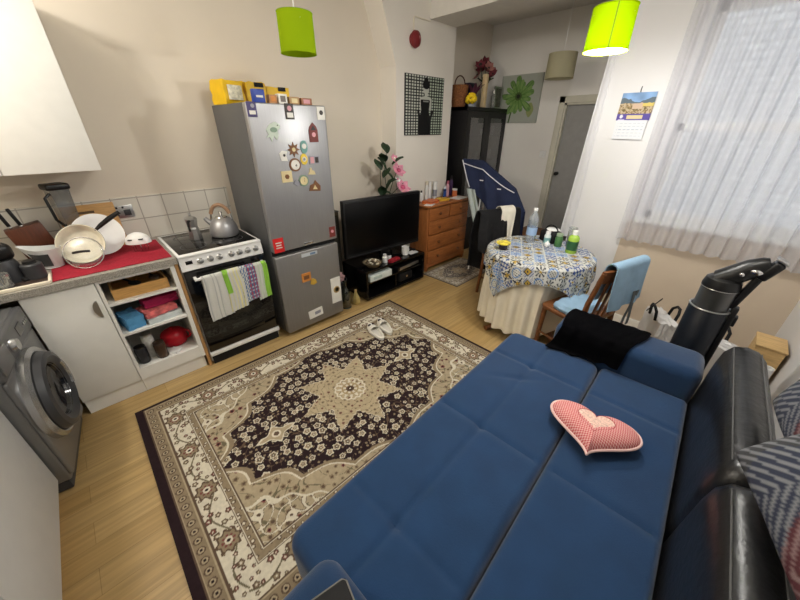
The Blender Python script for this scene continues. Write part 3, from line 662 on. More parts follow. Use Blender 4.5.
# things on the door; each sits on the steel at y = FYF
def magnet(x, z, poly, col, label, th=0.006, name='fridge_magnet', extra=None, rot=0.0, cat='magnet'):
    t = Thing(name, label, cat, (x, FYF - 0.0005, z), group='magnets on the fridge doors')
    M = RX(PI / 2) @ RZ(rot)
    t.part('plaque', MB().prism(poly, 0, th, M), col, smooth=False)
    if extra:
        for (pl_, c_, nm) in extra: t.part(nm, MB().prism(pl_, th, th + 0.0025, M), c_, smooth=False)
    return t
def rectp(w_, h_, x=0, y=0): return [(x - w_ / 2, y - h_ / 2), (x + w_ / 2, y - h_ / 2), (x + w_ / 2, y + h_ / 2), (x - w_ / 2, y + h_ / 2)]
def circ(r, n=20, x=0, y=0, sx=1, sy=1): return [(x + r * sx * math.cos(2 * PI * k / n), y + r * sy * math.sin(2 * PI * k / n)) for k in range(n)]
mw = C('magnet_white', (226, 224, 216)); mdk = C('magnet_dark', (52, 46, 44)); mbr = C('magnet_brown', (120, 80, 50)); mcr = C('magnet_cream', (214, 198, 152)); mvi = C('magnet_violet', (70, 62, 110)); mrd = C('magnet_red', (112, 48, 44)); mgr = C('magnet_green', (126, 150, 130)); myl = C('magnet_yellow', (226, 196, 66)); mor = C('magnet_orange', (200, 130, 60)); mrd2 = C('sticker_red', (206, 34, 34)); mpk = C('magnet_pink', (206, 150, 158)); mgy = C('magnet_grey', (150, 150, 160))
magnet(0.985, 1.775, rectp(0.060, 0.085), mvi, 'violet picture magnet at the top left of the fridge door', extra=[(rectp(0.04, 0.022, 0, -0.018), mw, 'picture'), (circ(0.012, 12, 0.006, 0.02), mgy, 'emblem')])
magnet(1.245, 1.770, rectp(0.062, 0.095), mdk, 'dark framed photo magnet at the top centre of the fridge door', extra=[(rectp(0.045, 0.03, 0, -0.022), mw, 'caption'), (circ(0.016, 12, 0, 0.018), mpk, 'picture')])
magnet(1.495, 1.765, rectp(0.062, 0.085), mw, 'white magnet with a dark round emblem at the top right of the fridge door', extra=[(circ(0.016, 8, 0, 0.004), mdk, 'emblem')])
fish = [(-0.055, -0.03), (-0.035, -0.012), (-0.048, 0.02), (-0.02, 0.05), (0.018, 0.066), (0.05, 0.054), (0.055, 0.03), (0.03, 0.012), (0.036, -0.015), (0.018, -0.045), (0.0, -0.02), (-0.02, -0.055), (-0.03, -0.025)]
magnet(1.104, 1.640, fish, C('magnet_pale', (196, 208, 194)), 'pale green bird shaped magnet on the upper left of the fridge door', extra=[(circ(0.02, 12, 0.004, 0.018, 1.3, 0.8), mgr, 'wing'), (circ(0.004, 8, 0.036, 0.045), mdk, 'eye')])
magnet(1.414, 1.635, [(-0.036, -0.06), (0.036, -0.06), (0.036, 0.02), (0.026, 0.045), (0.0, 0.07), (-0.026, 0.045), (-0.036, 0.02)], mrd, 'dark red house-shaped magnet on the upper right of the fridge door', extra=[(circ(0.016, 12, 0, -0.01), mpk, 'picture'), ([(-0.022, 0.02), (0.022, 0.02), (0, 0.05)], mdk, 'roof')])
flw = []
for k in range(16): r = 0.05 if k % 2 == 0 else 0.026; flw.append((r * math.cos(PI * k / 8), r * math.sin(PI * k / 8)))
magnet(1.236, 1.530, flw, mbr, 'brown wooden flower-shaped magnet in the magnet cluster', extra=[(circ(0.014, 12), mcr, 'centre')])
magnet(1.152, 1.490, [(-0.022, -0.03), (0.026, -0.034), (0.02, 0.0), (0.03, 0.03), (-0.004, 0.036), (-0.03, 0.02)], mw, 'small white bird magnet at the left of the magnet cluster', extra=[(circ(0.009, 10, 0.004, 0.006), mdk, 'wing')])
magnet(1.322, 1.545, circ(0.034, 18, 0, 0, 0.85, 1.3), C('magnet_teal', (110, 156, 150)), 'oval teal magnet above the yellow one', extra=[(circ(0.018, 14, 0, 0.005), mw, 'picture')])
magnet(1.310, 1.462, circ(0.032, 18, 0, 0, 0.9, 1.2), myl, 'oval yellow magnet below the teal one', extra=[(circ(0.017, 14, 0, 0.0), mw, 'picture'), (circ(0.008, 10, 0, 0.0), mgr, 'emblem')])
magnet(1.232, 1.428, circ(0.046, 26), mbr, 'round brown and white plate magnet in the magnet cluster', extra=[(circ(0.034, 24), mw, 'plate_face'), (circ(0.008, 10, 0.006, -0.004), mdk, 'emblem')])
magnet(1.396, 1.452, rectp(0.085, 0.058), mgy, 'rectangular grey-violet picture magnet at the right of the cluster', extra=[(rectp(0.03, 0.044, -0.02), mpk, 'picture'), (rectp(0.028, 0.04, 0.02), mdk, 'picture')])
magnet(1.360, 1.370, [(-0.03, -0.018), (0.034, -0.022), (0.024, 0.006), (0.006, 0.012), (0.002, 0.03), (-0.012, 0.026), (-0.016, 0.004)], mcr, 'small cream boat-shaped magnet below the rectangular one')
magnet(1.154, 1.352, rectp(0.082, 0.078), mcr, 'square cream magnet with a small flower at the lower left of the cluster', extra=[(circ(0.018, 6), mbr, 'flower')])
magnet(1.285, 1.312, circ(0.042, 24), mgr, 'round grey-green magnet at the bottom of the cluster', extra=[(circ(0.031, 22), mcr, 'clock_face'), (rectp(0.004, 0.03, 0.004, 0.006), mdk, 'hand')])
magnet(1.228, 1.300, [(-0.03, 0.0), (0.0, -0.022), (0.028, -0.006), (0.022, 0.016), (0.0, 0.004), (-0.012, 0.022)], mgy, 'small grey lizard-shaped magnet left of the round grey-green one')
magnet(1.375, 1.262, [(-0.052, -0.03), (0.045, -0.04), (0.05, 0.0), (0.02, 0.03), (0.008, 0.045), (-0.008, 0.02), (-0.04, 0.01)], mbr, 'dark brown cottage magnet at the lower right of the cluster', extra=[([(-0.02, -0.02), (0.02, -0.024), (0.0, 0.01)], mcr, 'front')])
def sticker(x, z, w_, h_, col, label, extra=None, rot=0.0): return magnet(x, z, rectp(w_, h_), col, label, 0.0012, 'sticker', extra, rot, 'sticker')
sticker(1.000, 0.858, 0.085, 0.115, mrd2, 'bright red square sticker at the lower left of the upper fridge door', extra=[(rectp(0.05, 0.008, 0, 0.02), mw, 'print'), (rectp(0.04, 0.008, 0, 0.0), mw, 'print'), (rectp(0.05, 0.008, 0, -0.02), mw, 'print')])
sticker(1.495, 0.868, 0.06, 0.09, C('sticker_dark_red', (120, 50, 44)), 'small dark red sticker at the lower right of the upper fridge door', extra=[(circ(0.014, 8, 0, 0.005), mpk, 'picture')])
sticker(1.250, 0.725, 0.15, 0.03, C('sticker_silver', (196, 200, 206)), 'long silver label at the top of the lower fridge door', extra=[(rectp(0.05, 0.016, 0.03, 0), C('sticker_blue', (96, 120, 150)), 'print')])
magnet(1.190, 0.528, rectp(0.085, 0.078), mor, 'orange square magnet on the lower fridge door', extra=[(rectp(0.05, 0.035), mbr, 'picture')])
magnet(1.250, 0.470, [(-0.03, -0.02), (0.0, -0.034), (0.034, -0.022), (0.026, 0.01), (0.0, 0.03), (-0.02, 0.024)], C('magnet_gold', (196, 158, 62)), 'small gold bell magnet beside the orange magnet')
sticker(1.475, 0.305, 0.105, 0.26, mw, 'white strip label with a round picture on the lower fridge door', extra=[(circ(0.034, 18, 0.004, 0.005), C('label_ochre', (176, 150, 100)), 'picture'), (circ(0.02, 14, 0.008, 0.005), mdk, 'picture')])
sticker(1.235, 0.150, 0.145, 0.085, mw, 'torn white paper label near the bottom of the lower fridge door', extra=[(rectp(0.06, 0.03, 0.02, 0.0), mgy, 'print')], rot=0.06)

# things on top of the fridge
FT = 1.8152
def crumple(mb, amp, seed):
    rs = random.Random(seed)
    for p in mb.v: p += Vector((rs.uniform(-amp, amp), rs.uniform(-amp, amp), rs.uniform(-amp, amp) if p.z > 0.01 else 0))
    return mb
def softbox(w_, d_, h, n, amp, seed):
    b = bmesh.new(); bmesh.ops.create_cube(b, size=1); bmesh.ops.subdivide_edges(b, edges=b.edges[:], cuts=n, use_grid_fill=True)
    for v in b.verts: v.co = Vector((v.co.x * w_, v.co.y * d_, (v.co.z + 0.5) * h))
    return crumple(MB().bm(b), amp, seed)
t = Thing('gift_bag', 'yellow carrier bag with a white printed panel, left on top of the fridge', 'bag', (1.030, 2.86, FT), rotz=0.25)
t.part('bag', softbox(0.155, 0.16, 0.150, 4, 0.006, 3), YELL)
t.part('printed_panel', MB().box((0, -0.088, 0.075), (0.11, 0.006, 0.09), 0.001), C('bag_print_white', (226, 220, 196), 0.5, var=0.25, scale=60))
t = Thing('gift_bag', 'yellow bag with dark handle between the two other yellow bags on the fridge', 'bag', (1.215, 2.90, FT), rotz=0.05)
t.part('bag', softbox(0.15, 0.20, 0.15, 4, 0.006, 4), YELL); t.part('handle', MB().box((0.02, -0.108, 0.135), (0.07, 0.006, 0.028), 0.002), BLACKM)
t = Thing('gift_bag', 'flat yellow bag with dark handle, right-hand one on the fridge', 'bag', (1.395, 2.90, FT), rotz=-0.05)
t.part('bag', softbox(0.18, 0.20, 0.13, 4, 0.006, 5), YELL); t.part('handle', MB().box((0.03, -0.108, 0.118), (0.06, 0.006, 0.026), 0.002), BLACKM)
t = Thing('box', 'small blue packet standing at the front of the fridge top', 'packet', (1.060, 2.425, FT), rotz=0.05)
t.part('carton', MB().box((0, 0, 0.038), (0.075, 0.04, 0.075), 0.002), C('packet_blue', (40, 66, 156), 0.4)); t.part('label_print', MB().box((0.0, -0.0215, 0.035), (0.045, 0.002, 0.012), 0.0005), mw)
def snowglobe(x, w_, h_, c1, c2, label):
    t = Thing('photo_box', label, 'box', (x, 2.435, FT), group='boxes along the front of the fridge top')
    t.part('carton', MB().box((0, 0, h_ / 2), (w_, 0.05, h_), 0.002), c1); t.part('picture', MB().box((0, -0.0258, h_ / 2), (w_ * 0.6, 0.002, h_ * 0.6), 0.0005), c2)
snowglobe(1.155, 0.055, 0.05, C('box_tan', (176, 128, 84)), mor, 'tan box with an orange picture, next to the blue packet on the fridge')
snowglobe(1.225, 0.062, 0.058, mw, C('box_grey_picture', (120, 112, 104)), 'white box with a grey picture on the fridge top')
snowglobe(1.310, 0.075, 0.045, C('box_ochre', (168, 134, 92)), mcr, 'ochre box with a cream picture on the fridge top')
snowglobe(1.405, 0.085, 0.042, C('box_brown', (150, 100, 70)), mpk, 'brown box at the right end of the fridge top')

# ---------------------------------------------------------------- things on the worktop
WT = 0.9105
def clothmat(): 
    def fn(u_, v_):
        x = -0.26 + 0.575 * u_; y = 2.50 + 0.50 * v_
        return (x, y, WT + 0.004 + 0.0015 * math.sin(u_ * 23) * math.cos(v_ * 17))
    return MB().sheet(fn, 30, 20, 0.0035)
single('drying_mat', 'dark red cloth mat spread on the worktop under the dishes', 'cloth', clothmat(), RED, (0.03, 2.75, WT), world=True)
MZ = 0.9165
# frying pan leaning on the plate, with its glass lid
pl_ = Thing('plate', 'large white plate standing behind the pan on the red mat', 'plate', (0.015, 2.86, MZ))
Mpl = T(0, 0, 0.128) @ RY(0.10) @ RX(PI / 2 - 0.34) @ Matrix.Scale(0.88, 4)
pl_.part('dish', MB().lathe([(0.0, 0.0), (0.085, 0.0), (0.10, 0.006), (0.150, 0.020), (0.151, 0.024), (0.10, 0.012), (0.085, 0.006), (0.0, 0.006)], seg=44, M=Mpl, capb=False, capt=False), WHITE2)
pn_ = Thing('frying_pan', 'grey frying pan with stained inside leaning on the white plate', 'pan', (-0.085, 2.755, MZ))
Mp = T(0, 0, 0.115) @ RZ(-0.30) @ RX(PI / 2 - 0.42)
pb = pn_.part('pan_body', MB().lathe([(0.0, -0.05), (0.088, -0.05), (0.098, -0.046), (0.118, 0.0), (0.121, 0.0), (0.120, -0.004)], seg=44, M=Mp, capb=False, capt=False), mat('pan_outside', (96, 96, 98), 0.35, metal=0.6))
pn_.part('pan_lining', MB().lathe([(0.0, -0.045), (0.084, -0.045), (0.094, -0.040), (0.1165, 0.001), (0.1195, 0.001)], seg=44, M=Mp, capb=False, capt=False), mat('stained_pan_lining', (228, 222, 202), 0.3, var=0.28, scale=9), pb)
pn_.part('pan_handle', MB().tube([Mp @ Vector(p) for p in ((0.085, 0.075, -0.01), (0.12, 0.10, 0.0), (0.175, 0.135, 0.012), (0.235, 0.170, 0.016))], [0.008, 0.013, 0.015, 0.012], 10), BLACK)
ldT = Thing('pan_lid', 'round glass pan lid with steel rim leaning against the frying pan', 'lid', (-0.088, 2.655, MZ))
Ml = T(0, 0, 0.083) @ RZ(-0.25) @ RX(PI / 2 - 0.45) @ Matrix.Scale(0.86, 4)
ldT.part('glass_dome', MB().lathe([(0.108, 0), (0.10, 0.014), (0.07, 0.028), (0.03, 0.034), (0.001, 0.035)], seg=40, M=Ml, capb=False, capt=False), GLASS)
ldT.part('rim', MB().tube([Ml @ Vector((0.109 * math.cos(a), 0.109 * math.sin(a), 0)) for a in np.linspace(0, 2 * PI, 48, endpoint=False)], 0.0035, 8, closed=True), CHROME)
ldT.part('lid_handle', MB().tube([Ml @ Vector((x, 0, 0.038 + 0.018 * (1 - (x / 0.045) ** 2))) for x in np.linspace(-0.045, 0.045, 9)], 0.007, 8), BLACK)
# milk jug shaped white and grey
j = Thing('jug', 'white and grey pouring jug left of the frying pan', 'jug', (-0.245, 2.79, MZ), rotz=-0.45)
def jug(u_, v_):
    a = 2 * PI * u_; r = 0.050 + 0.022 * v_; sp_ = max(0, math.cos(a - PI)) ** 4 * 0.055 * v_
    return ((r + sp_) * math.cos(a), r * 0.8 * math.sin(a), 0.002 + 0.115 * v_ + sp_ * 0.4)
j.part('body', MB().sheet(jug, 36, 12, 0.003), C('jug_white_grey', (206, 208, 206), 0.3)); j.part('base', MB().lathe([(0.046, 0), (0.048, 0.004)], seg=30), WHITE2)
j.part('dark_side', MB().sheet(lambda u_, v_: tuple(Vector(jug(0.60 + 0.22 * u_, 0.12 + 0.66 * v_)) * 1.0 + Vector((0.004 * math.cos(2 * PI * (0.6 + 0.22 * u_)), 0.004 * math.sin(2 * PI * (0.6 + .22 * u_)), 0))), 10, 8, 0.001), C('jug_dark', (70, 72, 72), 0.2), label='dark grey side window of the jug')
# white hand-mixer like tool with prongs
h = Thing('hand_whisk', 'white-topped hand whisk with wire prongs at the right of the red mat', 'whisk', (0.195, 2.76, MZ), rotz=-0.4)
h.part('housing', MB().sheet(lambda u_, v_: (0.072 * math.cos(2 * PI * u_) * math.sin(PI / 2 * v_ + 0.01), 0.05 * math.sin(2 * PI * u_) * math.sin(PI / 2 * v_ + 0.01), 0.058 + 0.068 * math.cos(PI / 2 * v_)), 30, 10, 0.003), WHITE2)
for k in range(5):
    a = 2 * PI * k / 5; h.part('prong', MB().tube([(0.03 * math.cos(a), 0.022 * math.sin(a), 0.075), (0.045 * math.cos(a), 0.033 * math.sin(a), 0.03), (0.04 * math.cos(a), 0.03 * math.sin(a), 0.002)], 0.0025, 6), CHROME)
h.part('slot', MB().box((-0.03, -0.040, 0.090), (0.026, 0.02, 0.007), 0.003), DGREY); h.part('slot', MB().box((0.03, -0.040, 0.090), (0.026, 0.02, 0.007), 0.003), DGREY)
# chopping boards, blender jug, knife block
t = Thing('chopping_board', 'pale wooden chopping board leaning on the tiles behind the plate', 'board', (0.01, 3.02, WT))
Mb = RX(-0.16)
t.part('board', MB().box((0, 0, 0.15), (0.30, 0.018, 0.30), 0.006, M=Mb), BOARDW); t.part('brand_mark', MB().box((-0.01, -0.0095, 0.25), (0.09, 0.001, 0.016), M=Mb), C('burnt_mark', (84, 62, 34), 0.6), label='dark burnt-in mark')
b_ = Thing('blender_jug', 'glass blender jug with a black lid standing behind the chopping board', 'blender', (-0.085, 2.96, WT), rotz=0.3)
b_.part('jug', MB().lathe([(0.04, 0.10), (0.05, 0.16), (0.066, 0.42)], seg=4, M=RZ(PI / 4)), glassy('blender_glass', (0.72, 0.74, 0.74), 0.1, opac=0.2, body=(0.3, 0.3, 0.3)), smooth=False)
b_.part('lid', MB().box((0, 0, 0.437), (0.115, 0.115, 0.035), 0.01, 3), BLACK); b_.part('motor_base', MB().lathe([(0.065, 0.0), (0.07, 0.01), (0.055, 0.09), (0.042, 0.1)], seg=24), BLACK)
b_.part('handle', MB().tube([(-0.045, -0.02, 0.40), (-0.075, -0.03, 0.38), (-0.07, -0.028, 0.25), (-0.04, -0.02, 0.2)], 0.008, 8), BLACK)
k_ = Thing('knife_block', 'dark brown wooden knife block at the back of the worktop', 'knife block', (-0.285, 2.985, WT), rotz=0.12)
Mk = RX(0.0) @ RY(-0.18)
k_.part('block', MB().box((0, 0.0, 0.115), (0.165, 0.10, 0.215), 0.006, M=T(0.02, 0, 0.01) @ Mk), WALNUT)
def knife(x, label):
    t = Thing('kitchen_knife', label, 'knife', (x, 2.975, 1.134), rotz=0.12, group='knives in the knife block')
    t.part('handle', MB().box((0, 0, 0.062), (0.018, 0.026, 0.105), 0.006, 3, M=RY(-0.18)), BLACK); t.part('bolster', MB().box((0, 0, 0.004), (0.015, 0.022, 0.016), 0.003, M=RY(-0.18)), CHROME)
knife(-0.352, 'black handled knife, left one in the brown knife block'); knife(-0.305, 'black handled knife, right one in the brown knife block')
t = Thing('coffee_machine', 'black capsule coffee machine at the left end of the worktop', 'coffee machine', (-0.415, 2.66, WT), rotz=0.4)
t.part('body', MB().lathe([(0.06, 0), (0.064, 0.01), (0.058, 0.10), (0.05, 0.125), (0.0, 0.13)], seg=28, capt=False), DGREY); t.part('head', MB().box((-0.02, 0.01, 0.17), (0.16, 0.11, 0.09), 0.03, 4), BLACK); t.part('column', MB().box((-0.03, 0.07, 0.09), (0.07, 0.05, 0.17), 0.012, 3), BLACK)
t.part('drip_tray', MB().box((0.055, -0.045, 0.012), (0.075, 0.075, 0.024), 0.006), BLACK)
t = Thing('grinder', 'short dark grey grinder cup on the worktop in front of the knife block', 'grinder', (-0.315, 2.63, WT))
t.part('cup', MB().lathe([(0.034, 0), (0.043, 0.008), (0.046, 0.085), (0.04, 0.092), (0.0, 0.093)], seg=26, capt=False), DGREY); t.part('cap', MB().lathe([(0.030, 0.093), (0.028, 0.108), (0.0, 0.11)], seg=24, capt=False), BLACK)
t = Thing('glass_tumbler', 'small clear glass tumbler at the front left of the worktop', 'glass', (-0.435, 2.55, WT + 0.008))
t.part('glass', MB().lathe([(0.03, 0.0), (0.036, 0.003), (0.04, 0.075), (0.037, 0.075), (0.033, 0.008)], seg=26, capt=True), GLASS)
t = Thing('serving_tray', 'dark tray with a cream edge along the front of the worktop', 'tray', (-0.42, 2.55, WT))
t.part('base', MB().box((0, 0.02, 0.003), (0.30, 0.15, 0.006), 0.002), C('tray_dark', (64, 50, 44), 0.5)); t.part('rim', MB().box((0.0, -0.063, 0.009), (0.31, 0.016, 0.018), 0.004, rot=RZ(0.0)), CREAM, label='cream front rim'); t.part('rim', MB().box((0.155, 0.02, 0.009), (0.014, 0.16, 0.018), 0.004), CREAM)
t = Thing('double_socket', 'chrome double power socket on the tiles behind the pan handle', 'socket', (0.185, YK - 0.0085, 1.09))
t.part('plate', MB().box((0, -0.005, 0.04), (0.146, 0.009, 0.086), 0.003), ALU)
for x in (-0.036, 0.036):
    t.part('outlet', MB().box((x, -0.010, 0.032), (0.04, 0.002, 0.04), 0.0008), DGREY); t.part('rocker', MB().box((x * 0.5, -0.011, 0.07), (0.012, 0.004, 0.014), 0.001), BLACK)

# ---------------------------------------------------------------- things on the open shelves
SH = (0.7065, 0.4845, 0.2005)
t = Thing('cutlery_tray', 'light wooden cutlery tray on the top open shelf', 'tray', (0.10, 2.68, SH[0]))
tm = MB(); tm.bx(-0.15, 0.15, -0.155, 0.155, 0, 0.012); tm.bx(-0.15, 0.15, -0.165, -0.15, 0, 0.068); tm.bx(-0.15, 0.15, 0.15, 0.165, 0, 0.068); tm.bx(-0.15, -0.138, -0.15, 0.15, 0, 0.068); tm.bx(0.138, 0.15, -0.15, 0.15, 0, 0.068); tm.bx(0.0, 0.01, -0.15, 0.15, 0.012, 0.06)
t.part('tray', tm, BOARDW, smooth=False)
for (x, y, a, l) in ((0.08, 0.0, 0.1, 'dark metal serving spoon lying in the right of the cutlery tray'), (-0.055, -0.03, 0.35, 'black spatula lying in the left of the cutlery tray')):
    t = Thing('utensil', l, 'utensil', (0.10 + x, 2.68 + y, SH[0] + 0.066), rotz=a, group='utensils in the cutlery tray')
    t.part('shaft', MB().tube([(0, -0.12, 0.004), (0, 0.05, 0.006)], 0.006, 8), BLACK); t.part('blade', MB().ell((0, -0.10, 0.006), (0.03, 0.05, 0.006)), BLACK if x < 0 else mat('dull_steel', (120, 104, 86), 0.4, metal=0.7))
def folded(x, y, z, w_, d_, h_, m, label, seed, rotz=0.0, name='folded_cloth', group='cloths on the middle shelf'):
    return single(name, label, 'cloth', softbox(w_, d_, h_, 6, 0.005, seed), m, (x, y, z), rotz=rotz, group=group)
folded(-0.015, 2.59, SH[1], 0.10, 0.17, 0.085, C('sky_blue_cloth', (86, 150, 196), 0.9), 'crumpled sky blue cloth at the left of the middle shelf', 21, 0.2)
folded(0.155, 2.60, SH[1], 0.20, 0.19, 0.040, C('pale_cloth', (206, 214, 214), 0.9, var=0.15), 'folded pale cloth at the bottom right of the middle shelf', 22, 0.1)
folded(0.140, 2.585, SH[1] + 0.046, 0.19, 0.15, 0.042, C('coral_cloth', (220, 116, 116), 0.9, var=0.4, scale=24), 'coral and white patterned cloth on the pale folded cloth', 23, 0.25)
folded(0.170, 2.64, SH[1] + 0.094, 0.20, 0.16, 0.060, C('magenta_cloth', (160, 26, 76), 0.85), 'magenta cloth topmost on the middle shelf', 24, 0.1)
t = Thing('saucepan', 'red enamel pot with a loop handle on the lowest open shelf', 'pot', (0.175, 2.655, SH[2]))
t.part('pot', MB().lathe([(0.055, 0), (0.075, 0.01), (0.088, 0.05), (0.082, 0.095), (0.07, 0.11), (0.045, 0.125), (0.012, 0.132), (0.012, 0.142), (0.0, 0.145)], seg=34, capt=False), REDM)
t.part('handle', MB().tube([(0.07 + 0.03 * math.sin(a), -0.04 - 0.02 * math.sin(a), 0.075 + 0.035 * math.cos(a)) for a in np.linspace(0, PI, 9)], 0.008, 8), REDM)
def jar(x, y, r, h_, m, ml, label, nm='storage_jar'):
    t = Thing(nm, label, 'jar', (x, y, SH[2]), group='jars on the lowest shelf')
    t.part('jar', MB().lathe([(r * 0.9, 0), (r, 0.006), (r, h_ * 0.85), (r * 0.85, h_ * 0.92)], seg=24), m); t.part('lid', MB().lathe([(r * 0.92, h_ * 0.92), (r * 0.92, h_), (0, h_ + 0.003)], seg=24, capt=False), ml)
jar(-0.040, 2.55, 0.036, 0.13, C('jar_black', (40, 40, 44), 0.2), BLACK, 'black jar at the left of the lowest open shelf')
jar(0.018, 2.60, 0.036, 0.185, C('jar_white', (190, 190, 186), 0.3, var=0.25, scale=40), ALU, 'tall white and silver jar on the lowest open shelf')
jar(0.066, 2.535, 0.036, 0.125, C('jar_brown', (70, 50, 36), 0.2, var=0.2), C('jar_lid_brown', (56, 40, 30), 0.4), 'brown coffee jar in front of the red pot')
single('paper_packet', 'small white packet lying in front of the red pot', 'packet', softbox(0.05, 0.07, 0.022, 3, 0.003, 9), WHITE2, (0.145, 2.53, SH[2]), rotz=-0.6)

# ---------------------------------------------------------------- TV corner
tvs = Thing('tv_stand', 'low black glossy TV stand with open compartments', 'tv stand', (2.325, 2.62, 0))
sm = MB(); sm.bx(1.875, 2.775, 2.42, 2.85, 0.33, 0.355, 0.003); sm.bx(1.875, 2.775, 2.42, 2.85, 0.02, 0.045, 0.003); sm.bx(1.875, 1.90, 2.42, 2.85, 0.045, 0.33); sm.bx(2.75, 2.775, 2.42, 2.85, 0.045, 0.33); sm.bx(1.90, 2.75, 2.835, 2.85, 0.045, 0.33)
PGB = mat('gloss_black', (12, 12, 14), 0.15, var=0.0, spec=0.5)
tvs.part('carcass', sm, PGB, world=True, smooth=False); tvs.part('shelf', MB().bx(1.90, 2.75, 2.44, 2.835, 0.195, 0.21), PGB, world=True, smooth=False); tvs.part('divider', MB().bx(2.31, 2.325, 2.44, 2.835, 0.045, 0.195), PGB, world=True, smooth=False)
for x in (1.93, 2.72): tvs.part('foot', MB().bx(x - 0.03, x + 0.03, 2.45, 2.8, 0, 0.02), BLACKM, world=True, smooth=False)
tv = Thing('television', 'large flat black television on the low black stand', 'television', (2.340, 2.655, 0.3555), rotz=-0.085)
tv.part('base', MB().box((0, -0.02, 0.008), (0.42, 0.20, 0.016), 0.006), PGB); tv.part('neck', MB().box((0, 0.0, 0.06), (0.14, 0.05, 0.09), 0.01), BLACK)
tv.part('housing', MB().box((0, 0.01, 0.377), (1.03, 0.055, 0.605), 0.008, 3), BLACK); tv.part('screen', MB().box((0, -0.0185, 0.39), (0.985, 0.003, 0.53), 0.001), mat('tv_screen', (6, 6, 7), 0.3, var=0.0, spec=0.2))
tv.part('lower_bezel_strip', MB().box((0, -0.019, 0.095), (1.0, 0.003, 0.006), 0.001), DGREY)
SV = 0.3555
bw = Thing('bowl', 'glass bowl filled with shells on the left of the TV stand', 'bowl', (2.03, 2.50, SV))
bw.part('bowl', MB().lathe([(0.055, 0), (0.075, 0.008), (0.105, 0.05), (0.102, 0.05), (0.072, 0.012), (0.0, 0.008)], seg=30, capt=False), mat('dull_glass_bowl', (116, 104, 84), 0.25))
rs = random.Random(5)
shells = [C('shell_%d' % k, c_, 0.5) for k, c_ in enumerate(((206, 196, 170), (150, 132, 104), (226, 220, 200), (98, 84, 66)))]
for k in range(26):
    a = rs.random() * 2 * PI; r = 0.075 * math.sqrt(rs.random())
    o = single('shell', 'small pale or brown shell lying in the glass bowl', 'shell', MB().ell((0, 0, 0), (0.016, 0.011, 0.010), 10, 6, RZ(rs.random() * 6) @ RX(rs.random())), shells[k % 4], (2.03 + r * math.cos(a), 2.50 + r * math.sin(a), SV + 0.042 + 0.026 * (1 - r / 0.08) + rs.random() * 0.012), group='shells in the glass bowl')
t = Thing('pill_bottle', 'white bottle on the TV stand beside the bowl', 'bottle', (2.205, 2.50, SV)); t.part('bottle', MB().lathe([(0.028, 0), (0.030, 0.005), (0.030, 0.06), (0.018, 0.075)], seg=20), WHITE2); t.part('cap', MB().lathe([(0.02, 0.075), (0.02, 0.095)], seg=20), WHITE2)
t = Thing('pill_bottle', 'small white pot behind the red cloth on the TV stand', 'bottle', (2.30, 2.535, SV)); t.part('bottle', MB().lathe([(0.026, 0), (0.026, 0.045), (0.02, 0.052)], seg=20), WHITE2); t.part('cap', MB().lathe([(0.022, 0.052), (0.022, 0.065)], seg=20), BLACK)
t = Thing('mug', 'white mug on the right of the TV stand', 'mug', (2.54, 2.52, SV)); t.part('cup', MB().lathe([(0.034, 0), (0.04, 0.006), (0.042, 0.098), (0.039, 0.098), (0.036, 0.01)], seg=26), WHITE2); t.part('handle', MB().tube([(0.04 + 0.024 * math.sin(a), 0, 0.05 + 0.028 * math.cos(a)) for a in np.linspace(0, PI, 9)], 0.005, 8), WHITE2)
single('red_cloth', 'small crumpled red cloth in front of the white bottle on the TV stand', 'cloth', softbox(0.15, 0.06, 0.022, 5, 0.006, 12), C('red_scrap', (150, 22, 36), 0.8), (2.31, 2.465, SV), rotz=0.15)
single('paper_sheet', 'white folded paper beside the mug on the TV stand', 'paper', softbox(0.13, 0.08, 0.006, 4, 0.001, 13), WHITE2, (2.65, 2.51, SV))
t = Thing('remote_control', 'black remote control lying at the right rear of the TV stand', 'remote', (2.70, 2.60, SV), rotz=0.3); t.part('body', MB().box((0, 0, 0.009), (0.045, 0.15, 0.018), 0.006, 3), BLACK)
for k in range(3): t.part('button', MB().box((0, -0.04 + 0.035 * k, 0.019), (0.02, 0.012, 0.003), 0.001), DGREY)
t = Thing('media_box', 'pale box standing in the upper left compartment of the TV stand', 'box', (2.09, 2.50, 0.2105)); t.part('carton', MB().box((0, 0, 0.038), (0.31, 0.14, 0.072), 0.003), C('pale_carton', (214, 222, 216), 0.5)); t.part('print', MB().box((-0.05, -0.0705, 0.038), (0.12, 0.001, 0.03)), C('carton_print', (176, 192, 186), 0.5))
t = Thing('disc_player', 'flat black and silver player in the upper right compartment of the TV stand', 'player', (2.53, 2.56, 0.2105), rotz=0.08); t.part('case', MB().box((0, 0, 0.028), (0.38, 0.22, 0.05), 0.004), BLACK); t.part('front_panel', MB().box((0.01, -0.112, 0.03), (0.34, 0.005, 0.035), 0.002), ALU, label='silver front panel')
t = Thing('camera_case', 'dark camera case in the lower right of the TV stand', 'case', (2.52, 2.55, 0.0455)); t.part('case', MB().box((0, 0, 0.055), (0.22, 0.16, 0.11), 0.02, 3), BLACKM); t.part('buckle', MB().lathe([(0.014, 0), (0.014, 0.006)], seg=16, M=T(0, -0.082, 0.06) @ RX(PI / 2)), CHROME)
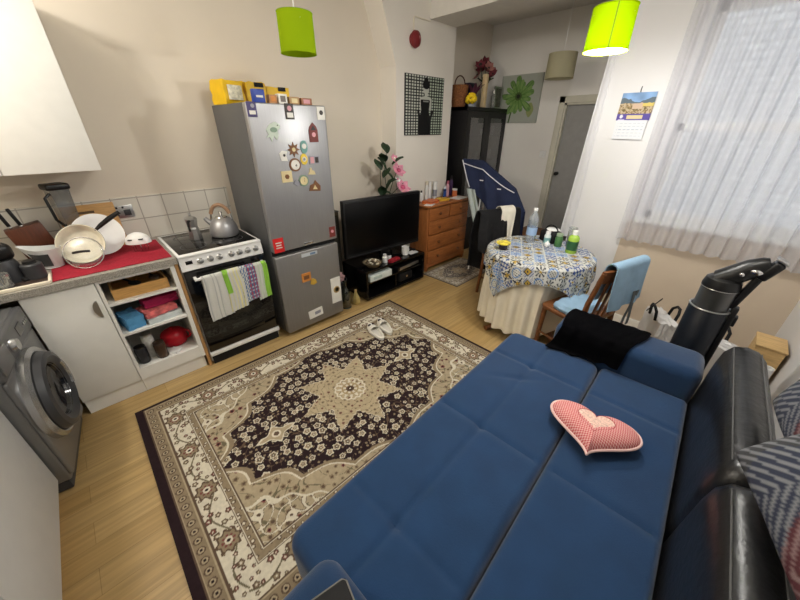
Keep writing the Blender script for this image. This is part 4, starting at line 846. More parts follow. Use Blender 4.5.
# between fridge and TV stand
t = Thing('glass_bottle', 'dark green glass bottle standing on the floor beside the fridge', 'bottle', (1.655, 2.50, 0)); t.part('bottle', MB().lathe([(0.045, 0), (0.05, 0.008), (0.05, 0.17), (0.035, 0.21), (0.017, 0.24), (0.017, 0.30)], seg=24), DKGLASS); t.part('base_ring', MB().lathe([(0.051, 0), (0.052, 0.012)], seg=24), mat('bottle_foot', (70, 78, 72), 0.2))
t = Thing('gold_bottle', 'squat pale gold bottle on the floor beside the TV stand', 'bottle', (1.775, 2.49, 0)); t.part('bottle', MB().lathe([(0.036, 0), (0.045, 0.02), (0.043, 0.07), (0.02, 0.12), (0.012, 0.15)], seg=6), mat('pale_gold', (190, 172, 112), 0.3, metal=0.4), smooth=False); t.part('stopper', MB().lathe([(0.013, 0.15), (0.013, 0.165)], seg=12), LWOOD)
t = Thing('bin', 'dark bin behind the green bottle between fridge and TV stand', 'bin', (1.695, 2.69, 0)); t.part('bucket', MB().lathe([(0.075, 0), (0.095, 0.24), (0.092, 0.24), (0.072, 0.01)], seg=26), BLACKM); t.part('rim', MB().tube([(0.095 * math.cos(a), 0.095 * math.sin(a), 0.24) for a in np.linspace(0, 2 * PI, 26, endpoint=False)], 0.005, 6, closed=True), DGREY)
single('plastic_bag', 'pink and white crumpled plastic bag in the dark bin', 'bag', crumple(MB().ell((0, 0, 0.05), (0.075, 0.07, 0.055), 14, 10), 0.01, 8), C('bag_pinkish', (178, 140, 140), 0.5, var=0.45, scale=30), (1.695, 2.69, 0.215))
t = Thing('storage_box', 'dark brown upright box seen in the gap between the fridge and the television', 'box', (1.765, 2.935, 0)); t.part('cabinet', MB().box((0, 0, 0.46), (0.19, 0.24, 0.90), 0.006), mat('speaker_brown', (66, 56, 44), 0.6)); t.part('grille', MB().box((0, -0.123, 0.46), (0.16, 0.008, 0.84), 0.003), mat('speaker_cloth', (46, 42, 34), 0.9)); t.part('top_cap', MB().box((0, 0, 0.915), (0.195, 0.245, 0.012), 0.003), mat('speaker_top', (90, 88, 84), 0.5))

# flowers behind the TV
fv = Thing('flower_vase', 'artificial pink flowers in a dark vase behind the television', 'flowers', (2.52, 2.79, 0.3555))
FVZ = -0.3555
fv.part('vase', MB().lathe([(0.042, 0), (0.055, 0.05), (0.06, 0.40), (0.055, 0.52), (0.036, 0.60), (0.042, 0.62)], seg=22), C('vase_dark', (44, 52, 46), 0.3))
stm = MB()
for (a, b, c_) in (((0.0, 0, 0.97), (-0.06, -0.02, 1.25), (-0.02, -0.03, 1.52)), ((0.01, 0, 0.97), (0.06, -0.03, 1.15), (0.13, -0.05, 1.30)), ((0.01, 0, 0.97), (0.08, -0.05, 1.05), (0.18, -0.07, 1.12)), ((0, 0, 0.97), (-0.1, 0, 1.1), (-0.12, -0.02, 1.3))): stm.tube([tuple(Vector(q) + Vector((0, 0, FVZ))) for q in (a, tuple((Vector(a) + Vector(b)) / 2), b, c_)], 0.004, 6)
fv.part('stem', stm, GREENP)
def leaf(L, W, M): return MB().sheet(lambda u_, v_: M @ Vector((W * math.sin(PI * min(1, u_ * 1.0)) ** 0.8 * (v_ - 0.5), L * u_, 0.02 * math.sin(PI * u_) - 0.3 * W * abs(v_ - 0.5))), 8, 4, 0.0012)
rl = random.Random(11)
for (x, y, z) in ((-0.02, -0.04, 1.44), (-0.05, -0.03, 1.36), (-0.10, -0.03, 1.28), (-0.09, -0.02, 1.20), (-0.04, -0.04, 1.28), (0.03, -0.04, 1.33), (-0.06, -0.03, 1.07), (0.02, -0.05, 1.02), (-0.10, -0.03, 1.0), (0.06, -0.05, 1.16), (-0.03, -0.03, 1.14)):
    fv.part('leaf', leaf(0.15, 0.10, T(x, y, z + FVZ) @ RZ(rl.uniform(-2.4, 2.4)) @ RX(rl.uniform(0.2, 1.1))), GREENP)
def blossom(t, c_, r, m1, m2, n=6, tilt=(0.9, 0.0), name='blossom'):
    mb = MB(); M0 = T(*c_) @ RZ(tilt[1]) @ RX(tilt[0])
    for k in range(n):
        a = 2 * PI * k / n
        mb.sheet(lambda u_, v_: M0 @ RZ(a) @ Vector((r * 0.62 * math.sin(PI * (0.12 + 0.86 * u_)) * (v_ - 0.5) * 2 * 0.8, r * u_, r * 0.35 * u_ * u_ - 0.25 * r * (v_ - 0.5) ** 2)), 6, 5, 0.001)
    o = t.part(name, mb, m1)
    t.part('blossom_centre', MB().ell((0, 0, r * 0.12), (r * 0.30, r * 0.30, r * 0.2), 12, 8, M0), m2, o)
blossom(fv, (0.10, -0.07, 0.90), 0.085, PINKP, PINKD); blossom(fv, (0.15, -0.09, 0.72), 0.095, PINKP, PINKD); blossom(fv, (0.06, -0.05, 1.02), 0.05, PINKP, CREAM); blossom(fv, (0.10, -0.06, 0.81), 0.04, WHITE2, PINKP)

# ---------------------------------------------------------------- chest of drawers
ch = Thing('chest_of_drawers', 'orange pine chest of drawers between the television and the black cabinet', 'chest of drawers', (3.36, 2.68, 0))
DX0, DX1, DYF = 2.94, 3.79, 2.53
ch.part('carcass', MB().bx(DX0 + 0.01, DX1 - 0.01, DYF + 0.02, 2.84, 0.08, 0.825, 0.003), PINEV, world=True)
ch.part('top', MB().bx(DX0 - 0.015, DX1 + 0.015, DYF - 0.015, 2.845, 0.825, 0.85, 0.008, 3), PINE, world=True)
def drawer(x0, x1, z0, z1, ks):
    d = ch.part('drawer', MB().bx(x0, x1, DYF, DYF + 0.022, z0, z1, 0.006, 3), PINE, world=True)
    for x in ks: ch.part('knob', MB().lathe([(0.010, 0), (0.010, 0.010), (0.019, 0.018), (0.016, 0.028), (0.0, 0.031)], seg=18, M=T(x, DYF, (z0 + z1) / 2) @ RX(PI / 2), capt=False), DWOOD, d, world=True)
drawer(DX0 + 0.03, 3.352, 0.665, 0.810, (3.155,)); drawer(3.372, DX1 - 0.03, 0.665, 0.810, (3.575,))
drawer(DX0 + 0.03, DX1 - 0.03, 0.485, 0.650, (3.15, 3.58)); drawer(DX0 + 0.03, DX1 - 0.03, 0.285, 0.470, (3.15, 3.58)); drawer(DX0 + 0.03, DX1 - 0.03, 0.105, 0.270, (3.15, 3.58))
pm = MB().bx(DX0 + 0.01, DX1 - 0.01, DYF + 0.012, DYF + 0.03, 0.05, 0.10)
ch.part('plinth', pm, PINE, world=True, smooth=False)
for x in (DX0 + 0.035, DX1 - 0.035):
    for y in (DYF + 0.035, 2.81): ch.part('foot', MB().lathe([(0.022, 0), (0.03, 0.03), (0.024, 0.08)], (x, y, 0), 16), PINE, world=True)
TT = 0.8505
def bottle(x, y, z, r, h_, m, mc, label, g, neck=0.45, nm='bottle', lab=None):
    t = Thing(nm, label, 'bottle', (x, y, z), group=g)
    t.part('bottle', MB().lathe([(r * 0.94, 0), (r, 0.004), (r, h_ * 0.68), (r * 0.8, h_ * 0.76), (r * neck, h_ * 0.82)], seg=20), m)
    t.part('cap', MB().lathe([(r * neck * 1.1, h_ * 0.82), (r * neck * 1.1, h_), (0, h_ + 0.001)], seg=18, capt=False), mc)
    if lab: t.part('label', MB().lathe([(r * 1.015, h_ * 0.15), (r * 1.015, h_ * 0.55)], seg=20, capb=False, capt=False), lab)
    return t
G1 = 'bottles on the chest of drawers'
bottle(3.10, 2.80, TT, 0.022, 0.13, WHITE2, BLACK, 'small white bottle with black cap, leftmost on the pine chest', G1)
bottle(3.21, 2.81, TT, 0.020, 0.23, WHITE2, CREAM, 'tall slim white bottle, first of a pair on the pine chest', G1, 0.8)
bottle(3.27, 2.81, TT, 0.020, 0.22, WHITE2, WHITE2, 'tall slim white bottle beside its twin on the pine chest', G1, 0.8)
bottle(3.36, 2.80, TT, 0.030, 0.21, WHITE2, WHITE2, 'broad white bottle with a dark motif on the pine chest', G1, 0.9, lab=mgy)
bottle(3.47, 2.72, TT, 0.020, 0.115, C('deep_blue_plastic', (30, 66, 140), 0.3), C('deep_blue_cap', (24, 44, 100), 0.3), 'dark blue roll-on bottle, left of the light blue one', G1, 0.9)
bottle(3.52, 2.76, TT, 0.022, 0.14, C('light_blue_plastic', (120, 166, 210), 0.3), WHITE2, 'light blue bottle with white cap on the pine chest', G1, 0.7)
bottle(3.60, 2.78, TT, 0.022, 0.20, C('pink_plastic', (206, 160, 170), 0.35), C('rose_cap', (170, 90, 110), 0.4), 'pinkish bottle behind the orange jar on the pine chest', G1, 0.7)
bottle(3.70, 2.80, TT, 0.022, 0.25, C('purple_plastic', (70, 44, 84), 0.3), BLACK, 'dark purple bottle, tallest on the pine chest', G1, 0.6)
bottle(3.67, 2.71, TT, 0.034, 0.10, C('orange_jar', (214, 118, 70), 0.4), WHITE2, 'orange jar with white lid at the right of the bottles', G1, 0.92, nm='jar')
single('snack_packet', 'orange snack packet lying at the front of the pine chest', 'packet', softbox(0.20, 0.13, 0.03, 5, 0.006, 31), C('packet_orange', (206, 104, 52), 0.4, var=0.25, scale=20), (3.12, 2.66, TT), rotz=0.2)
single('snack_packet', 'yellow packet lying in the middle of the pine chest', 'packet', softbox(0.16, 0.11, 0.022, 5, 0.005, 32), C('packet_yellow', (222, 176, 56), 0.4), (3.36, 2.66, TT), rotz=-0.2)
single('paper_sheet', 'white papers spread at the right front of the pine chest', 'paper', softbox(0.22, 0.15, 0.006, 4, 0.001, 33), WHITE2, (3.63, 2.61, TT), rotz=0.1)
single('paper_sheet', 'white leaflet at the left front edge of the pine chest', 'paper', softbox(0.14, 0.10, 0.005, 4, 0.001, 34), WHITE2, (3.02, 2.585, TT), rotz=0.4)
t = Thing('pen', 'dark pen lying across the papers on the pine chest', 'pen', (3.42, 2.585, TT + 0.001), rotz=0.5); t.part('barrel', MB().tube([(-0.06, 0, 0.006), (0.06, 0, 0.006)], 0.005, 8), BLACK); t.part('tip', MB().tube([(0.06, 0, 0.006), (0.072, 0, 0.006)], [0.005, 0.001], 8), CHROME)

# picture on the chimney breast: a plain figure in a black dress before a light grid
def grid_picture(nx, ny):
    u_ = np.linspace(0, 1, nx + 1); v_ = np.linspace(0, 1, ny + 1); U, V = np.meshgrid(u_, v_, indexing='ij')
    out = np.empty(U.shape + (3,)); out[:] = lin(40, 42, 42)
    gx = (U * 15) % 1; gy = (V * 21) % 1; m = (gx > 0.22) & (gx < 0.86) & (gy > 0.25) & (gy < 0.86)
    out[m] = lin(206, 210, 198); g2 = m & (U > 0.62); out[g2] = lin(186, 200, 180)
    el = lambda cx, cy, rx, ry: ((U - cx) / rx) ** 2 + ((V - cy) / ry) ** 2 < 1
    sk = lin(196, 198, 188); bk = lin(14, 14, 16)
    out[(np.abs(U - 0.52) < 0.035) & (V > 0.60) & (V < 0.72)] = sk                      # neck
    out[el(0.52, 0.635, 0.14, 0.035)] = sk                                              # shoulders
    out[(np.abs(U - 0.395) < 0.028) & (V > 0.43) & (V < 0.63)] = sk; out[(np.abs(U - 0.645) < 0.028) & (V > 0.43) & (V < 0.63)] = sk
    wd = np.interp(V, [0, 0.12, 0.30, 0.42, 0.50, 0.60, 0.62], [0.15, 0.165, 0.155, 0.10, 0.115, 0.125, 0.10])
    out[(np.abs(U - 0.505) < wd) & (V < 0.615)] = bk                                    # dress
    for sx in (-1, 1): out[np.abs(U - (0.515 + sx * np.interp(V, [0.26, 0.40, 0.60], [0.13, 0.185, 0.135]))) < np.where((V > 0.26) & (V < 0.44), 0.030, 0)] = bk   # long dark gloves
    out[(V > 0.575) & (V < 0.60) & (np.abs(U - 0.52) < 0.07)] = lin(150, 152, 146)
    out[el(0.52, 0.775, 0.075, 0.075)] = sk; out[el(0.52, 0.86, 0.095, 0.075)] = bk; out[el(0.52, 0.93, 0.05, 0.045)] = bk; out[(el(0.52, 0.80, 0.09, 0.07)) & (V > 0.80)] = bk
    return out
pc = Thing('wall_picture', 'black and white picture of a figure in a black dress on the chimney breast', 'picture', (3.145, 2.848, 1.595))
gm = gridmesh(-0.315, 0.315, 0.0, 0.575, 190, 180, grid_picture(190, 180), 0.015, 0.016); gm.xf(RX(PI / 2))
pc.part('canvas', gm, PAINT, smooth=False)
# fire alarm
fa = Thing('fire_alarm', 'red fire alarm sounder high on the chimney breast', 'alarm', (2.950, 2.85, 2.455))
fa.part('backplate', MB().lathe([(0.055, 0), (0.055, 0.02)], seg=28, M=T(0, 0, 0) @ RX(PI / 2)), C('alarm_red', (122, 30, 34), 0.35))
fa.part('sounder', MB().lathe([(0.055, 0.02), (0.062, 0.03), (0.055, 0.06), (0.028, 0.075), (0.0, 0.078)], seg=30, M=Matrix.Diagonal((1, 1, 1.2, 1)) @ RX(PI / 2), capt=False), C('alarm_red', (122, 30, 34), 0.35)); fa.part('emblem', MB().lathe([(0.016, 0), (0.012, 0.004)], seg=14, M=T(0.015, -0.072, 0.012) @ RX(PI / 2)), C('alarm_pink', (214, 150, 150), 0.4))
single('conduit', 'thin cream cable conduit above the red fire alarm', 'conduit', MB().tube([(2.95, 2.843, 2.53), (2.95, 2.843, 2.628), (2.96, 2.843, 2.638), (3.195, 2.843, 2.638)], 0.006, 8), CREAM, (2.95, 2.843, 2.53), world=True)

# ---------------------------------------------------------------- black glass cabinet in the alcove
bc = Thing('display_cabinet', 'tall black glass-fronted display cabinet in the alcove', 'cabinet', (4.26, 2.88, 0))
BX0, BX1, BY, BZ = 3.80, 4.735, 2.70, 1.905
cm = MB(); cm.bx(BX0, BX0 + 0.03, BY + 0.02, 3.07, 0, BZ); cm.bx(BX1 - 0.03, BX1, BY + 0.02, 3.07, 0, BZ); cm.bx(BX0, BX1, BY, 3.07, BZ - 0.04, BZ); cm.bx(BX0, BX1, BY + 0.02, 3.07, 0, 0.08); cm.bx(BX0, BX1, 3.05, 3.07, 0, BZ)
bc.part('carcass', cm, CABBLK, world=True, smooth=False)
for z in (0.5, 0.9, 1.25, 1.56): bc.part('shelf', MB().bx(BX0 + 0.03, BX1 - 0.03, BY + 0.04, 3.05, z, z + 0.02), CABBLK, world=True, smooth=False)
mid = (BX0 + BX1) / 2
for (a, b, hx) in ((BX0 + 0.003, mid - 0.002, mid - 0.04), (mid + 0.002, BX1 - 0.003, mid + 0.04)):
    dmb = MB(); z0, z1, s_ = 0.085, BZ - 0.045, 0.075
    dmb.bx(a, a + s_, BY, BY + 0.02, z0, z1); dmb.bx(b - s_, b, BY, BY + 0.02, z0, z1); dmb.bx(a + s_, b - s_, BY, BY + 0.02, z1 - s_, z1); dmb.bx(a + s_, b - s_, BY, BY + 0.02, z0, z0 + 0.42)
    d = bc.part('door', dmb, CABBLK, world=True, smooth=False)
    bc.part('glass_pane', MB().bx(a + s_, b - s_, BY + 0.008, BY + 0.012, z0 + 0.42, z1 - s_), CABGL, d, world=True, smooth=False)
    bc.part('knob', MB().lathe([(0.008, 0), (0.014, 0.02), (0.0, 0.024)], seg=14, M=T(hx, BY, 0.95) @ RX(PI / 2), capt=False), ALU, d, world=True)
rs = random.Random(4); gl = [C('crockery_white', (200, 200, 200), 0.3), C('crockery_grey', (150, 156, 164), 0.3), C('crockery_clay', (150, 120, 96), 0.5)]
for z, zn in ((1.58, 'top'), (1.27, 'second'), (0.92, 'third')):
    for k, x in enumerate((3.92, 4.00, 4.12, 4.38, 4.46, 4.55, 4.64)):
        h_ = rs.uniform(0.07, 0.13); r = rs.uniform(0.025, 0.035)
        t = single('glassware', 'pale glass or cup on the %s shelf inside the black cabinet' % zn, 'glass', MB().lathe([(r * 0.7, 0), (r * 0.75, 0.004), (r, h_), (r * 0.92, h_), (r * 0.65, 0.01)], seg=16), gl[(k + int(z * 10)) % 3], (x, 2.86 + rs.uniform(-0.04, 0.04), z + 0.0005), group='glassware on the %s cabinet shelf' % zn)
BT = BZ + 0.0005
t = Thing('basket', 'brown wicker basket at the left end on top of the black cabinet', 'basket', (3.93, 2.955, BT)); t.part('basket', MB().lathe([(0.08, 0), (0.10, 0.10), (0.11, 0.24), (0.105, 0.24), (0.075, 0.01)], seg=26), mat('wicker', (132, 84, 48), 0.8, var=0.4, scale=60)); t.part('handle', MB().tube([(0.105 * math.cos(a), 0, 0.24 + 0.10 * math.sin(a)) for a in np.linspace(0, PI, 13)], 0.007, 8), mat('wicker_dark', (96, 62, 40), 0.8))
t = Thing('flower_pot', 'white pot with purple spiky leaves on top of the black cabinet', 'plant', (4.07, 2.83, BT)); t.part('pot', MB().lathe([(0.035, 0), (0.05, 0.10), (0.046, 0.10), (0.03, 0.01)], seg=20), gl[1])
for k in range(9): t.part('leaf', leaf(0.20, 0.05, T(0, 0, 0.09) @ RZ(k * 0.7 + 0.2) @ RX(1.05 - 0.05 * (k % 3))), C('purple_leaf', (84, 40, 58), 0.6, var=0.3, scale=30))
t = Thing('yellow_flower', 'big yellow artificial flower at the front of the cabinet top', 'flower', (3.93, 2.765, BT)); t.part('pot', MB().lathe([(0.03, 0), (0.035, 0.03)], seg=16), gl[1])
rs = random.Random(2); mb = MB()
for k in range(34):
    a = rs.random() * 2 * PI; b = rs.uniform(-0.6, 1.5); p = Vector((math.cos(a) * math.cos(b), math.sin(a) * math.cos(b), math.sin(b))) * 0.055
    mb.ell((p.x, p.y, p.z + 0.08), (0.024, 0.024, 0.02), 8, 6)
t.part('blossom', mb, YELF)
t = Thing('gift_box', 'dark blue box standing on top of the black cabinet', 'box', (4.15, 2.95, BT)); t.part('carton', MB().box((0, 0, 0.13), (0.15, 0.09, 0.26), 0.004), C('dark_blue_carton', (34, 38, 58), 0.5)); t.part('lid', MB().box((0, 0, 0.262), (0.154, 0.094, 0.03), 0.004), C('dark_blue_lid', (28, 30, 46), 0.5))
t = Thing('candle', 'tall cream pillar candle on top of the black cabinet', 'candle', (4.24, 2.79, BT)); t.part('wax', MB().box((0, 0, 0.185), (0.06, 0.06, 0.37), 0.01, 3), C('cream_wax', (214, 190, 148), 0.5)); t.part('wick', MB().tube([(0, 0, 0.37), (0, 0.002, 0.384)], 0.002, 6), BLACK)
t = Thing('flower_vase', 'glass vase of red and dark artificial flowers on top of the black cabinet', 'flowers', (4.40, 2.90, BT)); t.part('vase', MB().lathe([(0.04, 0), (0.045, 0.02), (0.03, 0.12), (0.042, 0.22), (0.038, 0.22), (0.027, 0.12), (0.04, 0.02)], seg=22), SMOKE)
stm = MB(); pts = []
rs = random.Random(9)
for k in range(9):
    a = 2 * PI * k / 9; e = (0.13 * math.cos(a) * rs.uniform(0.5, 1.1), 0.09 * math.sin(a), rs.uniform(0.36, 0.56)); pts.append(e); stm.tube([(0, 0, 0.05), (e[0] * 0.4, e[1] * 0.4, 0.27), e], 0.003, 6)
t.part('stem', stm, GREENP)
for k, e in enumerate(pts): blossom(t, e, 0.072, C('dusky_red_petal', (126, 52, 62), 0.7, var=0.3, scale=30) if k % 3 else C('dusky_pink_petal', (176, 120, 112), 0.7), mdk, 6, (0.8, k * 1.3))
for k in range(7): t.part('leaf', leaf(0.14, 0.06, T(0, 0, 0.26) @ RZ(k * 0.9) @ RX(0.7)), GREENP)
bottle(4.465, 2.78, BT, 0.032, 0.21, GLASS, CHROME, 'clear glass bottle between the flower vase and the photo frame', 'cabinet top bottles', 0.4)
t = Thing('portrait', 'standing silver photo frame at the right end on top of the black cabinet', 'frame', (4.60, 2.80, BT), rotz=-0.1)
fm = MB(); w_, h_ = 0.17, 0.26
for (x0, x1, z0, z1) in ((-w_ / 2, w_ / 2, 0, 0.02), (-w_ / 2, w_ / 2, h_ - 0.02, h_), (-w_ / 2, -w_ / 2 + 0.02, 0.02, h_ - 0.02), (w_ / 2 - 0.02, w_ / 2, 0.02, h_ - 0.02)): fm.bx(x0, x1, -0.01, 0.01, z0, z1)
t.part('frame', fm, ALU, smooth=False); t.part('photo', MB().bx(-0.066, 0.066, -0.004, 0.004, 0.019, h_ - 0.019), C('dark_photo', (84, 84, 74), 0.4, var=0.6, scale=25), smooth=False); t.part('strut', MB().box((0, 0.035, 0.085), (0.04, 0.006, 0.18), rot=RX(0.3)), BLACK)

# green flower canvas on the end wall
def gerbera(n):
    u_ = np.linspace(0, 1, n + 1); U, V = np.meshgrid(u_, u_, indexing='ij'); out = np.empty(U.shape + (3,)); out[:] = lin(176, 180, 170)
    out[(U > 0.72) & (V < 0.42) & (V > 0.12) & (np.abs(U - 0.80) < 0.09 * np.sin((V - 0.1) * 9))] = lin(150, 160, 104)
    out[(np.abs(U - 0.30 - 0.15 * V) < 0.018) & (V < 0.5)] = lin(70, 96, 48)
    dx = U - 0.47; dy = V - 0.56; r = np.hypot(dx, dy); a = np.arctan2(dy, dx)
    for (np_, rr, c1, c2, ph) in ((13, 0.44, (88, 122, 60), (112, 148, 82), 0.0), (15, 0.36, (106, 146, 74), (134, 168, 96), 0.2), (11, 0.25, (92, 130, 62), (120, 156, 84), 0.5)):
        kk = ((a / (2 * PI) * np_ + ph) % 1.0 - 0.5); vr = 0.86 + 0.16 * np.sin(np.floor(a / (2 * PI) * np_ + ph) * 2.3); m = r < rr * vr * (1 - (np.abs(kk) * 1.9) ** 3.4 * 0.55)
        out[m] = lin(*c1); out[m & (np.abs(kk) < 0.27)] = lin(*c2); out[m & (np.abs(kk) < 0.03)] = lin(*c1)
    out[r < 0.085] = lin(74, 98, 48); out[r < 0.045] = lin(40, 48, 30)
    return out
gp = Thing('wall_picture', 'square canvas of a green daisy flower on the end wall', 'picture', (XE - 0.001, 2.545, 1.735))
gm = gridmesh(-0.29, 0.29, 0, 0.56, 170, 170, gerbera(170), 0.02, 0.021); gm.xf(RZ(-PI / 2) @ RX(PI / 2))
gp.part('canvas', gm, PAINT, smooth=False)

# ---------------------------------------------------------------- pendant lamps
def pendant(x, y, z0, r, h_, m, label, lit, seam=None):
    t = Thing('pendant_lamp', label, 'lamp', (x, y, ZC), group='pendant lamps')
    k = z0 - ZC
    t.part('ceiling_rose', MB().lathe([(0.045, -0.03), (0.05, -0.008), (0.05, 0)], seg=24), WHITE2)
    t.part('cord', MB().tube([(0, 0, -0.03), (0, 0, k + h_ * 0.8)], 0.0035, 8), WHITE2)
    t.part('lamp_holder', MB().lathe([(0.016, k + 0.09), (0.02, k + h_ * 0.75), (0.012, k + h_ * 0.82)], seg=16), WHITE2)
    sh = t.part('lamp_shade', MB().lathe([(r, k), (r * 0.97, k + h_)], seg=56, capb=False, capt=False), m)
    for zz, rr in ((k + 0.002, r), (k + h_ - 0.002, r * 0.97)): t.part('shade_ring', MB().tube([(rr * math.cos(a), rr * math.sin(a), zz) for a in np.linspace(0, 2 * PI, 48, endpoint=False)], 0.0025, 6, closed=True), m, sh)
    sp_ = MB()
    for a in (0.3, 0.3 + 2 * PI / 3, 0.3 + 4 * PI / 3): sp_.tube([(0.016 * math.cos(a), 0.016 * math.sin(a), k + h_ * 0.72), (r * 0.975 * math.cos(a), r * 0.975 * math.sin(a), k + h_ * 0.8)], 0.0018, 6)
    t.part('spider', sp_, WHITE2, sh)
    if lit: t.part('shade_lining', MB().lathe([(r - 0.004, k + 0.002), (r * 0.97 - 0.004, k + h_ - 0.002)], seg=56, capb=False, capt=False), LINING, sh, label='white lining inside the shade')
    if seam is not None:
        a0 = seam; t.part('seam_strip', MB().sheet(lambda u_, v_: ((r * (1 - 0.03 * v_) + 0.0012) * math.cos(a0 + 0.05 * u_), (r * (1 - 0.03 * v_) + 0.0012) * math.sin(a0 + 0.05 * u_), k + h_ * v_), 2, 4, 0.0004), mat('shade_seam', (110, 130, 16), 0.7), sh, label='darker seam of the shade')
    t.part('bulb', MB().ell((0, 0, k + 0.058), (0.028, 0.028, 0.036), 16, 10), BULB if lit else WHITE2)
    return t
pendant(LAMP[0], LAMP[1], 2.025, 0.102, 0.180, LIME, 'lit lime green pendant lamp, the right one near the window', True, seam=-2.75)
pendant(1.25, 2.17, 2.065, 0.104, 0.195, LIMEU, 'unlit lime green pendant lamp above the fridge, the left one', False)
pendant(4.20, 1.83, 2.15, 0.145, 0.225, CREAMSH, 'dull cream pendant lamp in the far recess by the door', False)

# ---------------------------------------------------------------- curtain, calendar
def curtain_fn(y0, y1, z0, z1, x, amp, n, flare=0.0, seed=1):
    rs = random.Random(seed); ph = [rs.random() * 6 for _ in range(4)]
    def fn(u_, v_):
        y = y0 + (y1 - y0) * u_; t_ = 1 - v_
        fold = math.sin(u_ * n * 2 * PI + 0.7 * math.sin(u_ * 9 + ph[1]) + ph[0]); f2 = math.sin(u_ * n * 4.3 * PI + ph[2])
        return (x + amp * (0.6 + 0.4 * t_) * (fold + 0.35 * f2), y + 0.012 * fold * t_ + flare * t_ * (1 - u_), z0 + (z1 - z0) * v_ - 0.012 * math.sin(u_ * n * 2 * PI + ph[0]) * t_)
    return fn
ct = Thing('net_curtain', 'long white sheer curtain hanging across the window', 'curtain', (XW - 0.05, 0.1, 0.82))
ct.part('voile', MB().sheet(curtain_fn(0.64, -0.52, 0.82, 2.58, XW - 0.085, 0.020, 13, 0.0, 3), 330, 20), SHEER, world=True, ang=80)
ct.part('heading_tape', MB().bx(XW - 0.115, XW - 0.06, -0.52, 0.64, 2.55, 2.60, 0.01), WHITE2, world=True)
ct.part('rail', MB().tube([(XW - 0.085, -0.53, 2.61), (XW - 0.085, 0.72, 2.61)], 0.011, 10), WHITE2, world=True)
for y in (-0.45, 0.68): ct.part('bracket', MB().bx(XW - 0.09, XW, y - 0.01, y + 0.01, 2.605, 2.625), WHITE2, world=True, smooth=False)
ct2 = Thing('net_curtain', 'narrow white curtain hanging at the corner between pier and doorway', 'curtain', (XW - 0.02, 1.1, 0.75))
ct2.part('voile', MB().sheet(lambda u_, v_: (XW - 0.016 + 0.004 * math.sin(u_ * 9), 1.05 + (0.10 - 0.055 * v_) * u_ , 0.72 + 1.9 * v_), 24, 14, 0.002), VOILE, world=True, ang=80)
ct2.part('hook', MB().tube([(XW, 1.06, 2.64), (XW - 0.02, 1.07, 2.64), (XW - 0.02, 1.07, 2.61)], 0.004, 6), CHROME, world=True)

def landscape(nx, ny):
    u_ = np.linspace(0, 1, nx + 1); v_ = np.linspace(0, 1, ny + 1); U, V = np.meshgrid(u_, v_, indexing='ij'); out = np.empty(U.shape + (3,))
    n1 = smooth_noise(U, V, 5, 1); n2 = smooth_noise(U, V, 14, 2); n3 = smooth_noise(U, V, 30, 6)
    sky = lin(130, 164, 206)[None, None] * (0.8 + 0.5 * n1[..., None]); out[:] = sky
    hill = V < 0.72 + 0.08 * np.sin(U * 7 + 1) + 0.05 * n2; out[hill] = lin(96, 110, 120)
    town = V < 0.60 + 0.05 * n2; out[town] = lin(164, 138, 98); b = town & (n3 > 0.55); out[b] = lin(196, 178, 148); b = town & (n3 < 0.35); out[b] = lin(110, 98, 62)
    b = town & (np.abs(U - 0.55) < 0.16) & (V > 0.42); out[b] = lin(206, 180, 156); b = town & (V > 0.5) & (U > 0.68); out[b] = lin(216, 196, 110)
    m = V < 0.24; out[m] = lin(88, 76, 156); m = (V < 0.20) & (V > 0.06) & (U > 0.30) & (U < 0.78); out[m] = lin(222, 206, 160); m = (np.hypot((U - 0.14), (V - 0.15) * 0.7) < 0.05); out[m] = lin(230, 230, 236)
    m = (V < 0.05) & (U > 0.06) & (U < 0.26); out[m] = lin(206, 200, 230)
    return np.clip(out, 0, 1)
cl = Thing('wall_calendar', 'wall calendar with a landscape photo on the white pier', 'calendar', (XW - 0.001, 0.815, 1.598), rotz=0)
gm = gridmesh(-0.115, 0.115, 0, 0.19, 90, 80, landscape(90, 80), 0.004, 0.014); gm.xf(T(0, 0, 0.135) @ RZ(-PI / 2) @ RX(PI / 2)); 
cl.part('picture_page', gm, PAINT, smooth=False)
def month(nx, ny):
    u_ = np.linspace(0, 1, nx + 1); v_ = np.linspace(0, 1, ny + 1); U, V = np.meshgrid(u_, v_, indexing='ij'); out = np.empty(U.shape + (3,)); out[:] = lin(232, 234, 238)
    m = ((V * 6) % 1 < 0.14) & (U > 0.08) & (U < 0.92) & (((U * 7) % 1 < 0.7)) & (V > 0.1) & (V < 0.85); out[m] = lin(176, 188, 206); return out
gm = gridmesh(-0.108, 0.108, 0, 0.137, 60, 50, month(60, 50), 0.012, 0.018); gm.xf(RZ(-PI / 2) @ RX(PI / 2)); cl.part('date_page', gm, PAINT, smooth=False)
cl.part('hook', MB().tube([(-0.001, 0, 0.325), (-0.012, 0, 0.34), (-0.002, 0, 0.365)], 0.003, 6), DGREY)

